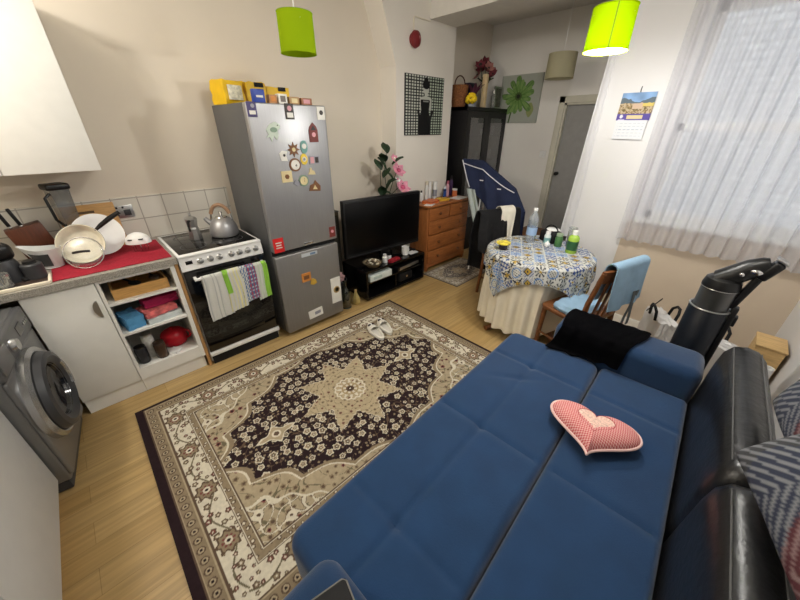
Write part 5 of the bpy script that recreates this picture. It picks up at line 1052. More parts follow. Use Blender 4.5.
# ---------------------------------------------------------------- round table with two cloths
C1 = ((3.05, 1.47), math.radians(157)); C2 = ((2.505, 0.610), math.radians(-16))      # the two dining chairs: place, turn
TC = (2.73, 1.055); TR = 0.405; TZ = 0.735
tb = Thing('round_table', 'round pedestal dining table hidden under two cloths', 'table', (TC[0], TC[1], 0))
tb.part('tabletop', MB().lathe([(TR - 0.03, TZ - 0.03), (TR - 0.012, TZ - 0.028), (TR - 0.010, TZ - 0.006)], seg=48), DWOOD); tb.part('column', MB().lathe([(0.06, 0.12), (0.045, 0.2), (0.05, 0.5), (0.10, TZ - 0.03)], seg=20), DWOOD)
for k in range(4):
    a = PI / 4 + k * PI / 2 + 0.35; ca, sa = math.cos(a), math.sin(a)
    tb.part('leg', MB().tube([(0.03 * ca, 0.03 * sa, 0.20), (0.2 * ca, 0.2 * sa, 0.13), (0.38 * ca, 0.38 * sa, 0.03), (0.44 * ca, 0.44 * sa, 0.026)], [0.032, 0.03, 0.025, 0.024], 10), DWOOD)
def skirt(u_, v_):
    a = 2 * PI * u_
    if v_ < 0.12: r = (TR + 0.0) * (v_ / 0.12); return (r * math.cos(a), r * math.sin(a), TZ + 0.001)
    t_ = (v_ - 0.12) / 0.88; amp = 0.022 * min(1, t_ * 1.6)
    r = TR + 0.004 + 0.025 * t_ + amp * math.sin(a * 26 + 1.2 * math.sin(a * 3)) + 0.006 * math.sin(a * 9) * t_
    x = r * math.cos(a); y = r * math.sin(a); z = TZ + 0.001 - 0.012 * min(1, t_ * 10) - t_ * 0.63
    for (lc, rz) in (C1, C2):                                # the chairs push the cloth in under the table top
        dx = TC[0] + x - lc[0]; dy = TC[1] + y - lc[1]; lx = dx * math.cos(rz) + dy * math.sin(rz); ly = -dx * math.sin(rz) + dy * math.cos(rz)
        kz = min(1, max(0, (0.70 - z) / 0.20)); kx = min(1, max(0, (0.25 - abs(lx)) / 0.04))
        if ly < 0.165: ly += (0.165 - ly) * kz * kx
        x = lc[0] + lx * math.cos(rz) - ly * math.sin(rz) - TC[0]; y = lc[1] + lx * math.sin(rz) + ly * math.cos(rz) - TC[1]
    return (x, y, z)
single('tablecloth', 'long cream tablecloth with deep folds on the round table', 'tablecloth', MB().sheet(skirt, 312, 22, 0.0), CREAM, (TC[0], TC[1], 0.0), ang=80)
def tilecol(x, y):
    s_ = 0.092; i, jx = math.floor(x / s_), math.floor(y / s_); fx = (x / s_ - i) * 2 - 1; fy = (y / s_ - jx) * 2 - 1
    hsh = (i * 73856093 ^ jx * 19349663) & 0xffff; kind = hsh % 7; r = math.hypot(fx, fy); a = math.atan2(fy, fx)
    W_, B_, K_, Y_, LB = (206, 206, 198), (50, 78, 140), (32, 36, 50), (186, 154, 62), (112, 146, 196)
    if max(abs(fx), abs(fy)) > 0.93: return srgb(W_)
    if kind == 0:
        c = B_ if abs(math.sin(fx * 7) + math.sin(fy * 7)) < 0.8 else (K_ if r > 1.0 else W_)
    elif kind == 1:
        c = Y_ if r < 0.35 + 0.2 * math.cos(4 * a) else (K_ if (abs(fx) - abs(fy)) ** 2 < 0.03 else W_); c = K_ if abs(r - 0.7) < 0.07 else c
    elif kind == 2:
        c = K_ if math.cos(8 * a) > 0.25 and 0.25 < r < 0.95 else W_; c = Y_ if r < 0.22 else c
    elif kind == 3:
        c = LB if math.cos(fx * 9) * math.cos(fy * 9) > -0.25 else W_; c = B_ if r < 0.25 else c
    elif kind == 4:
        c = B_ if abs(r - 0.55 - 0.2 * math.cos(4 * a)) < 0.14 else W_; c = Y_ if r < 0.2 else c; c = K_ if r > 1.1 else c
    elif kind == 5:
        c = K_ if (math.sin(fx * 12) * math.sin(fy * 12)) > 0.25 else W_; c = LB if abs(r - 0.8) < 0.1 else c
    else:
        c = Y_ if (abs(fx) + abs(fy)) < 0.55 else (K_ if (abs(fx) + abs(fy)) < 0.75 else (B_ if math.sin(14 * (fx + fy)) > 0.4 else W_)); c = K_ if r < 0.16 else c
    return srgb(c)
H_ = 0.55
def overlay(u_, v_):
    lx = (u_ - 0.5) * 2 * H_; ly = (v_ - 0.5) * 2 * H_; rho = math.hypot(lx, ly); a = math.atan2(ly, lx); R0 = TR + 0.004; z0 = TZ + 0.0065
    if rho < R0: return (lx, ly, z0)
    d = rho - R0; rb = 0.02
    fold = 0.022 * math.sin(a * 13 + 0.8) * min(1, d / 0.12); out = R0 + 0.030 + 0.04 * d + abs(fold) * 0.8 if d > 0.02 else R0 + d * 1.5
    return (out * math.cos(a), out * math.sin(a), z0 - max(0, d - 0.008))
ROT = math.radians(28)
single('tablecloth', 'square blue, yellow and white tile-patterned cloth on top of the cream tablecloth', 'tablecloth', MB().sheet(overlay, 190, 190, 0.0, lambda a, b: tilecol((a - 0.5) * 2 * H_ + 5, (b - 0.5) * 2 * H_ + 5)), FAB, (TC[0], TC[1], 0.0), rotz=ROT, ang=80)
TT2 = TZ + 0.0075
G2 = 'bottles on the round table'
t = Thing('water_bottle', 'tall clear ridged water bottle with white cap on the round table', 'bottle', (2.885, 1.225, TT2))
t.part('bottle', MB().lathe([(0.043, 0)] + [(0.045 - 0.003 * (k % 2), 0.012 + 0.012 * k) for k in range(14)] + [(0.045, 0.19), (0.043, 0.215), (0.018, 0.265), (0.0155, 0.285)], seg=28), PETB); t.part('cap', MB().lathe([(0.018, 0.285), (0.018, 0.308), (0, 0.309)], seg=20, capt=False), WHITE2); t.part('label', MB().lathe([(0.0458, 0.07), (0.0458, 0.14)], seg=28, capb=False, capt=False), C('bottle_label_blue', (150, 176, 210), 0.5))
dg = C('dark_green_label', (40, 84, 52), 0.4)
bottle(2.855, 0.845, TT2, 0.043, 0.19, C('lime_green_liquid', (150, 184, 70), 0.25), WHITE2, 'white-shouldered bottle with dark green label at the right of the table', G2, 0.42, lab=dg)
bottle(2.94, 0.99, TT2, 0.032, 0.115, C('green_jar_body', (70, 112, 66), 0.3), C('pale_green_cap', (150, 170, 140), 0.4), 'small dark green bottle behind the bigger green-labelled one', G2, 0.8)
bottle(2.92, 1.085, TT2, 0.028, 0.12, C('whitish_bottle', (206, 216, 214), 0.3), WHITE2, 'small whitish bottle with a blue-green label near the water bottle', G2, 0.7, lab=C('aqua_label', (120, 164, 164), 0.4))
t = Thing('pot', 'small white egg-like pot at the foot of the little bottles', 'pot', (2.855, 1.05, TT2)); t.part('shell', MB().lathe([(0.012, 0), (0.024, 0.012), (0.024, 0.03), (0.008, 0.046), (0.003, 0.056)], seg=18), WHITE2)
t = Thing('drinking_glass', 'tall clear drinking glass at the right rear of the round table', 'glass', (2.975, 0.905, TT2)); t.part('glass', MB().lathe([(0.026, 0), (0.03, 0.004), (0.036, 0.18), (0.033, 0.18), (0.027, 0.01)], seg=24), GLASS)
t = Thing('candle_pot', 'dark glass pot with a yellow lid at the left of the round table', 'pot', (2.515, 1.29, TT2)); t.part('pot', MB().lathe([(0.03, 0), (0.036, 0.006), (0.037, 0.05)], seg=22), C('dark_pot_glass', (42, 36, 48), 0.15)); t.part('lid', MB().lathe([(0.060, 0.052), (0.060, 0.062), (0.02, 0.066)], seg=24), C('yellow_lid', (216, 196, 70), 0.5, var=0.5, scale=40))
t = Thing('handbag', 'black bag with white tissue behind the bottles on the round table', 'bag', (3.03, 1.10, TT2), rotz=-0.4); t.part('bag', MB().box((0, 0, 0.05), (0.12, 0.17, 0.10), 0.02, 3), BLACKM); t.part('strap', MB().tube([(0, 0.075 * math.cos(a), 0.09 + 0.06 * math.sin(a)) for a in np.linspace(0, PI, 11)], 0.006, 8), BLACKM)
single('tissue', 'white tissue poking out of the black bag on the table', 'tissue', crumple(MB().ell((0, 0, 0), (0.05, 0.06, 0.014), 12, 8), 0.006, 6), WHITE2, (3.03, 1.09, TT2 + 0.115))

# ---------------------------------------------------------------- dining chairs
def dining_chair(label, loc, rotz):
    """faces local +Y"""
    t = Thing('dining_chair', label, 'chair', loc, rotz, group='dining chairs')
    t.part('seat', pad(0.42, 0.36, 0.035, 0.012, 0.05, 20, 20, c=(0, -0.03, 0.43)), DWOOD)
    for (x, y) in ((-0.17, 0.125), (0.17, 0.125)): t.part('leg', MB().tube([(x, y, 0.43), (x * 1.05, y * 1.05, 0)], [0.02, 0.015], 10), DWOOD)
    for x in (-0.19, 0.19): t.part('leg', MB().tube([(x * 1.05, -0.22, 0), (x, -0.185, 0.43), (x * 1.04, -0.20, 0.62), (x * 1.08, -0.245, 0.86)], [0.016, 0.02, 0.018, 0.015], 10), DWOOD)
    for z, yy, h_ in ((0.825, -0.232, 0.09),): t.part('top_rail', MB().sheet(lambda u_, v_: ((u_ - 0.5) * 0.42, yy - 0.03 * math.sin(PI * u_) - 0.02 * v_, z - h_ / 2 + h_ * v_), 14, 4, 0.02), DWOOD)
    for x in (-0.11, -0.037, 0.037, 0.11): t.part('slat', MB().box((x, -0.222, 0.63), (0.028, 0.012, 0.37), 0.003, rot=RX(0.13)), DWOOD)
    t.part('stretcher', MB().tube([(-0.18, 0, 0.2), (0.18, 0, 0.2)], 0.009, 8), DWOOD); t.part('side_rail', MB().tube([(-0.185, -0.2, 0.2), (-0.175, 0.125, 0.2)], 0.009, 8), DWOOD); t.part('side_rail', MB().tube([(0.185, -0.2, 0.2), (0.175, 0.125, 0.2)], 0.009, 8), DWOOD)
    return t
dining_chair('wooden dining chair under a black coat, left of the round table', (C1[0][0], C1[0][1], 0), C1[1])
dining_chair('wooden dining chair with a light blue cloth, between table and window', (C2[0][0], C2[0][1], 0), C2[1])
def drape(cx, half, zt, zf, zb, yc, th0, wav, seed, skew=0.0, clear=0.026):
    """cloth over a chair back (local frame of the chair); front side faces +Y"""
    rs = random.Random(seed); ph = rs.random() * 6
    def fn(u_, v_):
        x = cx + (u_ - 0.5) * 2 * half; Lf = zt - (zf + skew * (u_ - 0.5)); Lb = zt - (zb + 0.5 * skew * (u_ - 0.5)); R = clear; tot = Lf + PI * R + Lb; s_ = v_ * tot
        if s_ < Lf: d = Lf - s_; y = yc + R + wav * (0.5 + 0.5 * math.sin(u_ * 15 + ph)) * min(1, d * 4) + 0.10 * d * 0.4; z = zt - d
        elif s_ < Lf + PI * R: a = (s_ - Lf) / R; y = yc + R * math.cos(a); z = zt + R * math.sin(a)
        else: d = s_ - Lf - PI * R; y = yc - R - wav * (0.5 + 0.5 * math.sin(u_ * 13 + ph + 1)) * min(1, d * 4) - 0.05 * d; z = zt - d
        return (x * (1 - 0.0 * v_) + 0.01 * math.sin(z * 9 + ph), y, z)
    return MB().sheet(fn, 34, 50, th0)
def on_chair(name, label, cat, mb, m, Cc, group=None):
    return single(name, label, cat, mb, m, (Cc[0][0], Cc[0][1], 0), rotz=Cc[1], group=group)
on_chair('coat', 'black coat hanging over the back of the left dining chair', 'coat', drape(0.03, 0.250, 0.882, 0.36, 0.20, -0.250, 0.010, 0.055, 4, 0.34, 0.040), C('black_coat_wool', (15, 15, 18), 0.9, bump=0.6, bscale=60), C1)
on_chair('scarf', 'cream scarf lying over the black coat on the chair', 'scarf', drape(-0.045, 0.085, 0.896, 0.62, 0.66, -0.250, 0.006, 0.014, 9, 0.05, 0.054), C('cream_wool', (232, 226, 210), 0.95, bump=0.3), C1)
on_chair('hand_towel', 'light blue towel draped over the chair back by the window', 'towel', drape(0.045, 0.185, 0.878, 0.66, 0.60, -0.250, 0.006, 0.020, 5, 0.05, 0.034), LBLUE, C2)
on_chair('garment', 'light blue denim garment lying on the seat of the chair by the window', 'garment', crumple(pad(0.36, 0.22, 0.05, 0.03, 0.06, 14, 12, c=(-0.02, -0.04, 0.467)), 0.006, 3), LBLUE, C2)
# grey strap hanging below the towel
on_chair('strap', 'grey webbing strap hanging under the blue towel', 'strap', MB().sheet(lambda u_, v_: (0.10 + 0.03 * (u_ - 0.5), -0.315 - 0.006 * math.sin(v_ * 6), 0.70 - 0.30 * v_), 2, 12, 0.004).sheet(lambda u_, v_: (0.135 + 0.03 * (u_ - 0.5), -0.318 + 0.006 * math.sin(v_ * 5), 0.70 - 0.27 * v_), 2, 12, 0.004), C('grey_webbing', (92, 98, 100), 0.8), C2)

# ---------------------------------------------------------------- clothes airer with navy cover
AX = 3.55
ar = Thing('clothes_airer', 'white metal clothes airer under the navy cover, beside the pine chest', 'airer', (AX, 2.10, 0))
def zt(y): return 1.325 if y >= 2.24 else (1.325 - (2.24 - y) * 0.57 if y >= 1.78 else 1.0628 - (1.78 - y) * 1.5)
for y in (2.20, 1.84):
    for dx in (-0.13, 0.13): ar.part('leg', MB().tube([(AX + dx, y, 0.012), (AX - dx * 0.05, y, zt(y) - 0.012)], 0.009, 8), WHITE2, world=True)
ar.part('top_bar', MB().tube([(AX, 2.50, zt(2.5) - 0.012), (AX, 2.24, zt(2.24) - 0.012), (AX, 1.80, zt(1.80) - 0.012), (AX, 1.68, zt(1.68) - 0.012)], 0.009, 8), WHITE2, world=True)
for z, dx in ((0.35, 0.095), (0.7, 0.055)):
    for s_ in (-1, 1): ar.part('rail', MB().tube([(AX + s_ * dx, 1.84, z), (AX + s_ * dx, 2.20, z)], 0.006, 8), WHITE2, world=True)
def cover(u_, v_):
    y0 = 2.53 - 0.90 * u_; zz = zt(y0); R = 0.016; Lf = 0.30 + 0.42 * min(1, u_ * 1.6) - 0.22 * max(0, u_ - 0.72) / 0.28; Lb = 0.30; tot = Lf + PI * R + Lb; s_ = v_ * tot
    wv = 0.012 * math.sin(u_ * 19 + 1.0)
    sl = 0.60 * (1 - u_) ** 1.3
    if s_ < Lf: d = Lf - s_; return (AX - R - 0.03 * d - (0.012 + wv) * min(1, d * 5) - 0.08 * d, y0 - sl * d, zz - d)
    if s_ < Lf + PI * R: a = (s_ - Lf) / R; return (AX - R * math.cos(a), y0, zz + R * math.sin(a))
    d = s_ - Lf - PI * R; return (AX + R + 0.10 * d + 0.3 * abs(wv), y0 - sl * d, zz - d)
cvr = Thing('navy_cover', 'navy blue cotton garment with white piping draped over the clothes airer', 'garment', (AX, 2.1, 0.6))
cb = cvr.part('fabric', MB().sheet(cover, 60, 60, 0.006), NAVYCL, world=True, ang=70)
def on_cover(u_, d):
    Lf = 0.30 + 0.42 * min(1, u_ * 1.6) - 0.22 * max(0, u_ - 0.72) / 0.28; tot = Lf + PI * 0.016 + 0.30; return Vector(cover(u_, (Lf - d) / tot)) + Vector((-0.004, 0, 0))
cvr.part('piping', MB().tube([on_cover(u_, 0.03 + 0.055 * math.sin(PI * (u_ / 0.84))) for u_ in np.linspace(0.02, 0.83, 40)], 0.0055, 6), WPIPE, cb, world=True)
cvr.part('piping', MB().tube([on_cover(0.006, d) for d in np.linspace(0.0, 0.29, 16)], 0.006, 6), WPIPE, cb, world=True)
for (u_, d, l) in ((0.28, 0.20, 0.06), (0.60, 0.13, 0.05)):
    p = on_cover(u_, d); cvr.part('white_tag', MB().box(p, (0.004, l, 0.012), 0.001), WPIPE, cb, world=True)
def gtow(u_, v_): return (AX - 0.10 - 0.03 * v_ - 0.010 * math.sin(u_ * 9), 2.37 - 0.12 * u_ - 0.25 * v_, 1.02 - 0.60 * v_)
single('grey_towel', 'pale grey cloth hanging at the left end of the airer', 'towel', MB().sheet(gtow, 12, 14, 0.005), C('pale_grey_cloth', (168, 178, 176), 0.85), (AX - 0.1, 2.3, 0.42), world=True, ang=70)
t = Thing('cardboard_box', 'brown cardboard box on the floor behind the round table', 'box', (4.05, 1.66, 0)); t.part('carton', MB().box((0, 0, 0.26), (0.34, 0.40, 0.52), 0.004), C('cardboard', (120, 84, 56), 0.8)); t.part('flap', MB().box((-0.172, 0, 0.46), (0.004, 0.38, 0.11), rot=RY(0.08)), C('cardboard_flap', (132, 96, 66), 0.8))
t = Thing('step_stool', 'white plastic stool between the round table and the navy cover', 'stool', (3.42, 1.36, 0), rotz=0.4); t.part('seat', MB().box((0, 0, 0.62), (0.22, 0.18, 0.025), 0.008), WHITE2)
for (x, y) in ((-0.09, -0.07), (0.09, -0.07), (-0.09, 0.07), (0.09, 0.07)): t.part('leg', MB().tube([(x, y, 0.61), (x * 1.3, y * 1.3, 0)], [0.014, 0.012], 8), WHITE2)

# ---------------------------------------------------------------- slippers on the rug
def slipper(t):
    sole = []
    def outl(s_):
        a = 2 * PI * s_; y = 0.125 * math.cos(a); wv = 0.043 + 0.006 * math.cos(a) ; x = wv * math.sin(a) * (1.0 if math.cos(a) > -0.2 else 0.92); return x, y
    pl_ = [outl(k / 30) for k in range(30)]
    t.part('sole', MB().prism(pl_, 0, 0.014), WHITE2)
    t.part('footbed', MB().sheet(lambda u_, v_: (outl(u_)[0] * v_ * 0.86, outl(u_)[1] * v_ * 0.9, 0.0150 + 0.004 * v_), 30, 5), C('slipper_lining', (206, 202, 192), 0.95))
    rimp = [(outl(s_)[0] * 0.94, outl(s_)[1] * 0.95, 0.022) for s_ in np.linspace(0, 1, 30, endpoint=False)]
    t.part('padded_rim', MB().tube(rimp, 0.011, 8, closed=True), C('slipper_fleece', (226, 222, 210), 0.95, bump=0.4))
    def cap(u_, v_):
        a = PI * u_; y = 0.02 + 0.105 * v_; wd = 0.046 * math.sqrt(max(0.0, 1 - ((y - 0.0) / 0.135) ** 2)); return (wd * math.cos(a), y, 0.016 + (0.046 - 0.018 * v_) * math.sin(a))
    t.part('toe_cap', MB().sheet(cap, 16, 10, 0.004), C('slipper_fleece', (226, 222, 210), 0.95, bump=0.4))
    bw = MB().ell((-0.016, 0.085, 0.05), (0.018, 0.013, 0.012), 10, 8).ell((0.016, 0.085, 0.05), (0.018, 0.013, 0.012), 10, 8)
    b = t.part('bow', bw, C('slipper_dark', (52, 40, 42), 0.8), label='dark bow on the toe')
    t.part('bow_knot', MB().ell((0, 0.088, 0.053), (0.011, 0.011, 0.011), 10, 8), WHITE2, b)
s1 = Thing('slipper', 'white fleece slipper on the rug, the nearer left one of the pair', 'slipper', (1.545, 1.895, 0.0105), rotz=-0.18, group='pair of white slippers'); slipper(s1)
dup(s1.o, (1.662, 1.902, 0.0105), -0.28, 'white fleece slipper on the rug, the farther right one of the pair')

# ---------------------------------------------------------------- sofa bed
SA = math.radians(2.9); SO = (1.0, 0.25, 0)
sf = Thing('sofa_bed', 'navy velvet sofa bed opened flat with black leather backrest', 'sofa bed', SO, SA)
def seam1(d, w_=0.014, dep=0.007): return -dep * math.exp(-(d / w_) ** 2)
def relief_front(px_, py_):
    z = 0.0
    for sx in (-0.58, 0.0, 0.58): z += seam1(px_ - sx)
    z += seam1(py_ - 0.02)
    for sx in (-0.58, 0.0, 0.58): z -= 0.010 * math.exp(-(((px_ - sx) / 0.025) ** 2 + ((py_ - 0.02) / 0.025) ** 2))
    z += 0.004 * math.sin(px_ * 5.4 + 0.5) * math.sin(py_ * 8); z += 0.006 * math.cos(px_ * PI * 2 / 0.58) * -0.5
    z -= 0.006 * math.exp(-((px_ - 0.52 + 0.7 * (py_ + 0.1)) / 0.02) ** 2) * math.exp(-((py_ - 0.05) / 0.12) ** 2); return z
def relief_back(px_, py_):
    z = 0.0
    for sx in (-0.58, 0.0, 0.58): z += seam1(px_ - sx)
    return z + 0.004 * math.sin(px_ * 4.6) * math.sin(py_ * 9 + 1)
sf.part('front_seat', pad(1.74, 0.548, 0.20, 0.035, 0.06, 150, 60, relief_front, (0.015, 0.208, 0.25)), NAVY)
sf.part('rear_seat', pad(1.74, 0.405, 0.20, 0.030, 0.03, 150, 46, relief_back, (0.015, -0.274, 0.25)), NAVY)
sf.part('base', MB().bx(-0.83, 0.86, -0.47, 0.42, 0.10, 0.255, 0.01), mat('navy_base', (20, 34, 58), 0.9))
def arm(x0, x1, yc=-0.125, yl=0.72):
    b = bmesh.new(); bmesh.ops.create_cube(b, size=1)
    for v in b.verts: v.co = Vector(((x0 + x1) / 2 + v.co.x * (x1 - x0), yc + v.co.y * yl, 0.365 + v.co.z * 0.49))
    bmesh.ops.bevel(b, geom=b.edges[:], offset=0.055, segments=6, affect='EDGES', profile=0.5)
    return MB().bm(b)
sf.part('armrest', arm(0.885, 1.16), NAVYD); sf.part('armrest', arm(-1.00, -0.795, -0.1025, 0.765), NAVYD)
def backsec(x0, x1):
    prof = [(-0.48, 0.28), (-0.485, 0.50), (-0.49, 0.68), (-0.498, 0.75), (-0.52, 0.793), (-0.56, 0.808), (-0.60, 0.80), (-0.632, 0.77), (-0.645, 0.70), (-0.645, 0.45), (-0.64, 0.28)]
    n = 44; vs = []; fs = []; m = len(prof)
    for i in range(n + 1):
        s_ = i / n; x = x0 + (x1 - x0) * s_; e = min(s_, 1 - s_) * abs(x1 - x0); k = 1.0
        if e < 0.06: k = math.sqrt(max(0, 1 - (1 - e / 0.06) ** 2)) * 0.16 + 0.84
        wr = 0.004 * math.sin(x * 31) + 0.003 * math.sin(x * 57 + 1)
        for (y, z) in prof:
            cy, cz = -0.5625, 0.50; vs.append((x, cy + (y - cy) * (k + wr), cz + (z - cz) * (k + wr * 0.4)))
    for i in range(n):
        for q in range(m):
            q2 = (q + 1) % m; fs.append((i * m + q, i * m + q2, (i + 1) * m + q2, (i + 1) * m + q))
    fs.append(tuple(range(m))); fs.append(tuple(reversed(range(n * m, n * m + m))))
    return MB().add(vs, fs)
for (x0, x1) in ((0.078, 0.97), (-0.92, 0.072)):
    bk = sf.part('backrest_section', backsec(x0, x1), LEATHER, ang=60)
    for yy, zz in ((-0.5175, 0.7925), (-0.607, 0.7985)):
        sf.part('stitching', MB().tube([(x0 + 0.06 + (x1 - x0 - 0.12) * q / 20, yy, zz + 0.0005) for q in range(21)], 0.0022, 6), THREAD, bk)
for (x, y) in ((-0.75, 0.36), (0.78, 0.36), (-0.75, -0.42), (0.78, -0.42)): sf.part('foot', MB().lathe([(0.018, 0), (0.026, 0.10)], (x, y, 0), 14), BLACK)
def sofa_pt(x, y, z): return Matrix.Translation(Vector(SO)) @ RZ(SA) @ Vector((x, y, z))
# black throw over the far arm
path = [(1.173, 0.34), (1.176, 0.46), (1.172, 0.56), (1.150, 0.606), (1.10, 0.620), (1.02, 0.6215), (0.95, 0.620), (0.895, 0.606), (0.874, 0.565), (0.868, 0.50), (0.862, 0.468), (0.84, 0.4605), (0.80, 0.4600)]
dist = [0]
for a, b in zip(path, path[1:]): dist.append(dist[-1] + math.hypot(b[0] - a[0], b[1] - a[1]))
def along(s_):
    for k in range(len(path) - 1):
        if s_ <= dist[k + 1] or k == len(path) - 2:
            t_ = (s_ - dist[k]) / (dist[k + 1] - dist[k]); return (path[k][0] + (path[k + 1][0] - path[k][0]) * t_, path[k][1] + (path[k + 1][1] - path[k][1]) * t_)
def throw(u_, v_):
    # v_ across the arm (outer hem to inner hem), u_ along it; the inner hem runs at a slant
    end = dist[-1] - 0.02 - 0.05 * u_ + 0.008 * math.sin(u_ * 21); x, z = along(v_ * end); y = 0.205 - (0.33 + 0.10 * (1 - abs(v_ - 0.45) * 1.6)) * u_ + 0.008 * math.sin(v_ * 14 + u_ * 3)
    y += 0.03 * max(0, v_ - 0.75) * 4 * (1 - u_) 
    return (x + 0.004 * math.sin(u_ * 25), y, z + 0.003 + 0.004 * abs(math.sin(u_ * 19 + v_ * 5)))
mbt = MB().sheet(throw, 40, 60, 0.006)
single('throw_blanket', 'black knitted throw hanging over the far arm of the sofa bed', 'blanket', mbt, THROW, SO, rotz=SA, ang=70)
# heart cushion
def heartpt(a):
    x = 16 * math.sin(a) ** 3; y = 13 * math.cos(a) - 5 * math.cos(2 * a) - 2 * math.cos(3 * a) - math.cos(4 * a); return x / 16.0, (y + 2.5) / 15.0
def heart(sw_, sh_, th, z0, cols, sc=1.0, n=72, rn=16):
    vs = []; fs = []; cl_ = []
    for sg in (1, -1):
        for i in range(rn + 1):
            r = (i / rn) ** 0.8
            for k in range(n):
                hx, hy = heartpt(2 * PI * k / n); q = r; x = hx * q * sw_ * sc; y = hy * q * sh_ * sc
                vs.append((x, y, z0 + sg * th * (max(0, 1 - q ** 2.6)) ** 0.6)); cl_.append(cols(x, y, q))
    N = (rn + 1) * n
    for sg in (0, 1):
        for i in range(rn):
            for k in range(n): fs.append((sg * N + i * n + k, sg * N + i * n + (k + 1) % n, sg * N + (i + 1) * n + (k + 1) % n, sg * N + (i + 1) * n + k))
    mb = MB().add(vs, fs); mb.c = cl_; return mb
def ging(x, y, q):
    a = 0.0052; p = ((x + y) / a) % 1 < 0.5; r_ = ((x - y) / a) % 1 < 0.5
    return srgb((206, 92, 92) if (p and r_) else (222, 150, 146) if (p or r_) else (238, 214, 206))
hp = Thing('heart_cushion', 'pink checked heart-shaped cushion lying on the sofa bed', 'cushion', (1.275, 0.098, 0.4535), rotz=math.radians(-80))
hc = hp.part('cover', heart(0.178, 0.138, 0.052, 0.054, lambda x, y, q: srgb((222, 132, 130)), n=120, rn=24), FAB)
me = hc.data; m_ = bpy.data.materials.new('pink_gingham'); m_.use_nodes = True; nt = m_.node_tree
tcn = nt.nodes.new('ShaderNodeTexCoord'); mpn = nt.nodes.new('ShaderNodeMapping'); mpn.inputs['Rotation'].default_value = (0, 0, 0.785); mpn.inputs['Scale'].default_value = (1, 1, 0); ckn = nt.nodes.new('ShaderNodeTexChecker'); ckn.inputs['Scale'].default_value = 165
ckn.inputs['Color1'].default_value = (*srgb((196, 88, 92)), 1); ckn.inputs['Color2'].default_value = (*srgb((222, 172, 166)), 1)
nt.links.new(tcn.outputs['Object'], mpn.inputs[0]); nt.links.new(mpn.outputs[0], ckn.inputs['Vector']); nt.links.new(ckn.outputs['Color'], nt.nodes['Principled BSDF'].inputs['Base Color']); nt.nodes['Principled BSDF'].inputs['Roughness'].default_value = 0.9
me.materials.clear(); me.materials.append(m_)
hp.part('piping', MB().tube([(heartpt(2 * PI * k / 90)[0] * 0.179, heartpt(2 * PI * k / 90)[1] * 0.139, 0.054) for k in range(90)], 0.0065, 8, closed=True), C('pink_piping', (232, 196, 190), 0.9))
hp.part('applique', MB().sheet(lambda u_, v_: (heartpt(2 * PI * u_)[0] * 0.072 * v_, heartpt(2 * PI * u_)[1] * 0.062 * v_ + 0.012, 0.1085 - 0.006 * v_ ** 2), 60, 6, 0.001), C('floral_applique', (226, 190, 176), 0.9, var=0.35, scale=140), label='small floral heart sewn in the middle')
hp.part('applique_stitch', MB().tube([(heartpt(2 * PI * k / 70)[0] * 0.0725, heartpt(2 * PI * k / 70)[1] * 0.0625 + 0.012, 0.1030) for k in range(70)], 0.0016, 6, closed=True), C('stitch_red', (166, 66, 70), 0.8))
# black folder on the near arm
t = Thing('folder', 'black padded folder with a pale edge on the near arm of the sofa bed', 'folder', sofa_pt(-0.926, 0.07, 0.6115), SA - 0.26)
t.part('cover', MB().box((0, 0, 0.010), (0.16, 0.26, 0.020), 0.007, 3), BLACKM); t.part('edge_binding', MB().tube([(0.079, -0.122, 0.018), (0.079, 0.120, 0.018), (0.07, 0.129, 0.018), (-0.07, 0.129, 0.018)], 0.0022, 6), C('pale_binding', (120, 116, 110), 0.6))

# patterned cushions on the backrest against the wall
def cush_col(u_, v_):
    kx = math.floor((u_ + 1) * 1.25); ky = math.floor((v_ + 1) * 1.25); d = 1 if (kx + ky) % 2 else -1
    fx = (u_ + 1) * 1.25 - kx - 0.5; s_ = (v_ * 1.0 + d * abs(fx) * 1.3 + 0.25 * math.sin(u_ * 4)) * 8.0 if ky % 2 else (u_ * 0.8 + d * v_ * 0.9) * 8.0
    st = (s_ % 1.0) < 0.40
    base = (86, 44, 50) if u_ > 0.30 + 0.2 * math.sin(v_ * 4) else ((48, 54, 72) if u_ > -0.45 + 0.3 * math.sin(v_ * 3) else (62, 63, 66))
    lt = (136, 112, 112) if base[0] == 86 else (126, 128, 132)
    return srgb(lt if st else base)
def frame3(p1, p3, p2):
    ex = (Vector(p3) - Vector(p1)); w_ = ex.length; ex.normalize(); ey = Vector(p2) - Vector(p1); ey -= ex * ey.dot(ex); h_ = ey.length; ey.normalize(); ez = ex.cross(ey)
    c_ = Vector(p1) + ex * w_ / 2 + ey * h_ / 2; M = Matrix(((ex.x, ey.x, ez.x, c_.x), (ex.y, ey.y, ez.y, c_.y), (ex.z, ey.z, ez.z, c_.z), (0, 0, 0, 1))); return M, w_, h_
def patterned(p1, p3, p2, label, th=0.13):
    M, w_, h_ = frame3(p1, p3, p2); base = Vector(p1) * 0.5 + Vector(p3) * 0.5
    mb = cushion(w_, h_, th, 60, 0.42, M, cush_col)
    return single('scatter_cushion', label, 'cushion', mb, FAB, tuple(base), world=True, group='patterned cushions on the backrest')
patterned((1.085, -0.238, 0.880), (0.68, -0.368, 0.870), (1.24, -0.417, 1.185), 'blue, grey and maroon patterned cushion, the nearer one on the black backrest')
patterned((1.47, -0.322, 0.860), (1.06, -0.385, 0.86), (1.55, -0.440, 1.24), 'patterned cushion behind the nearer one on the black backrest')

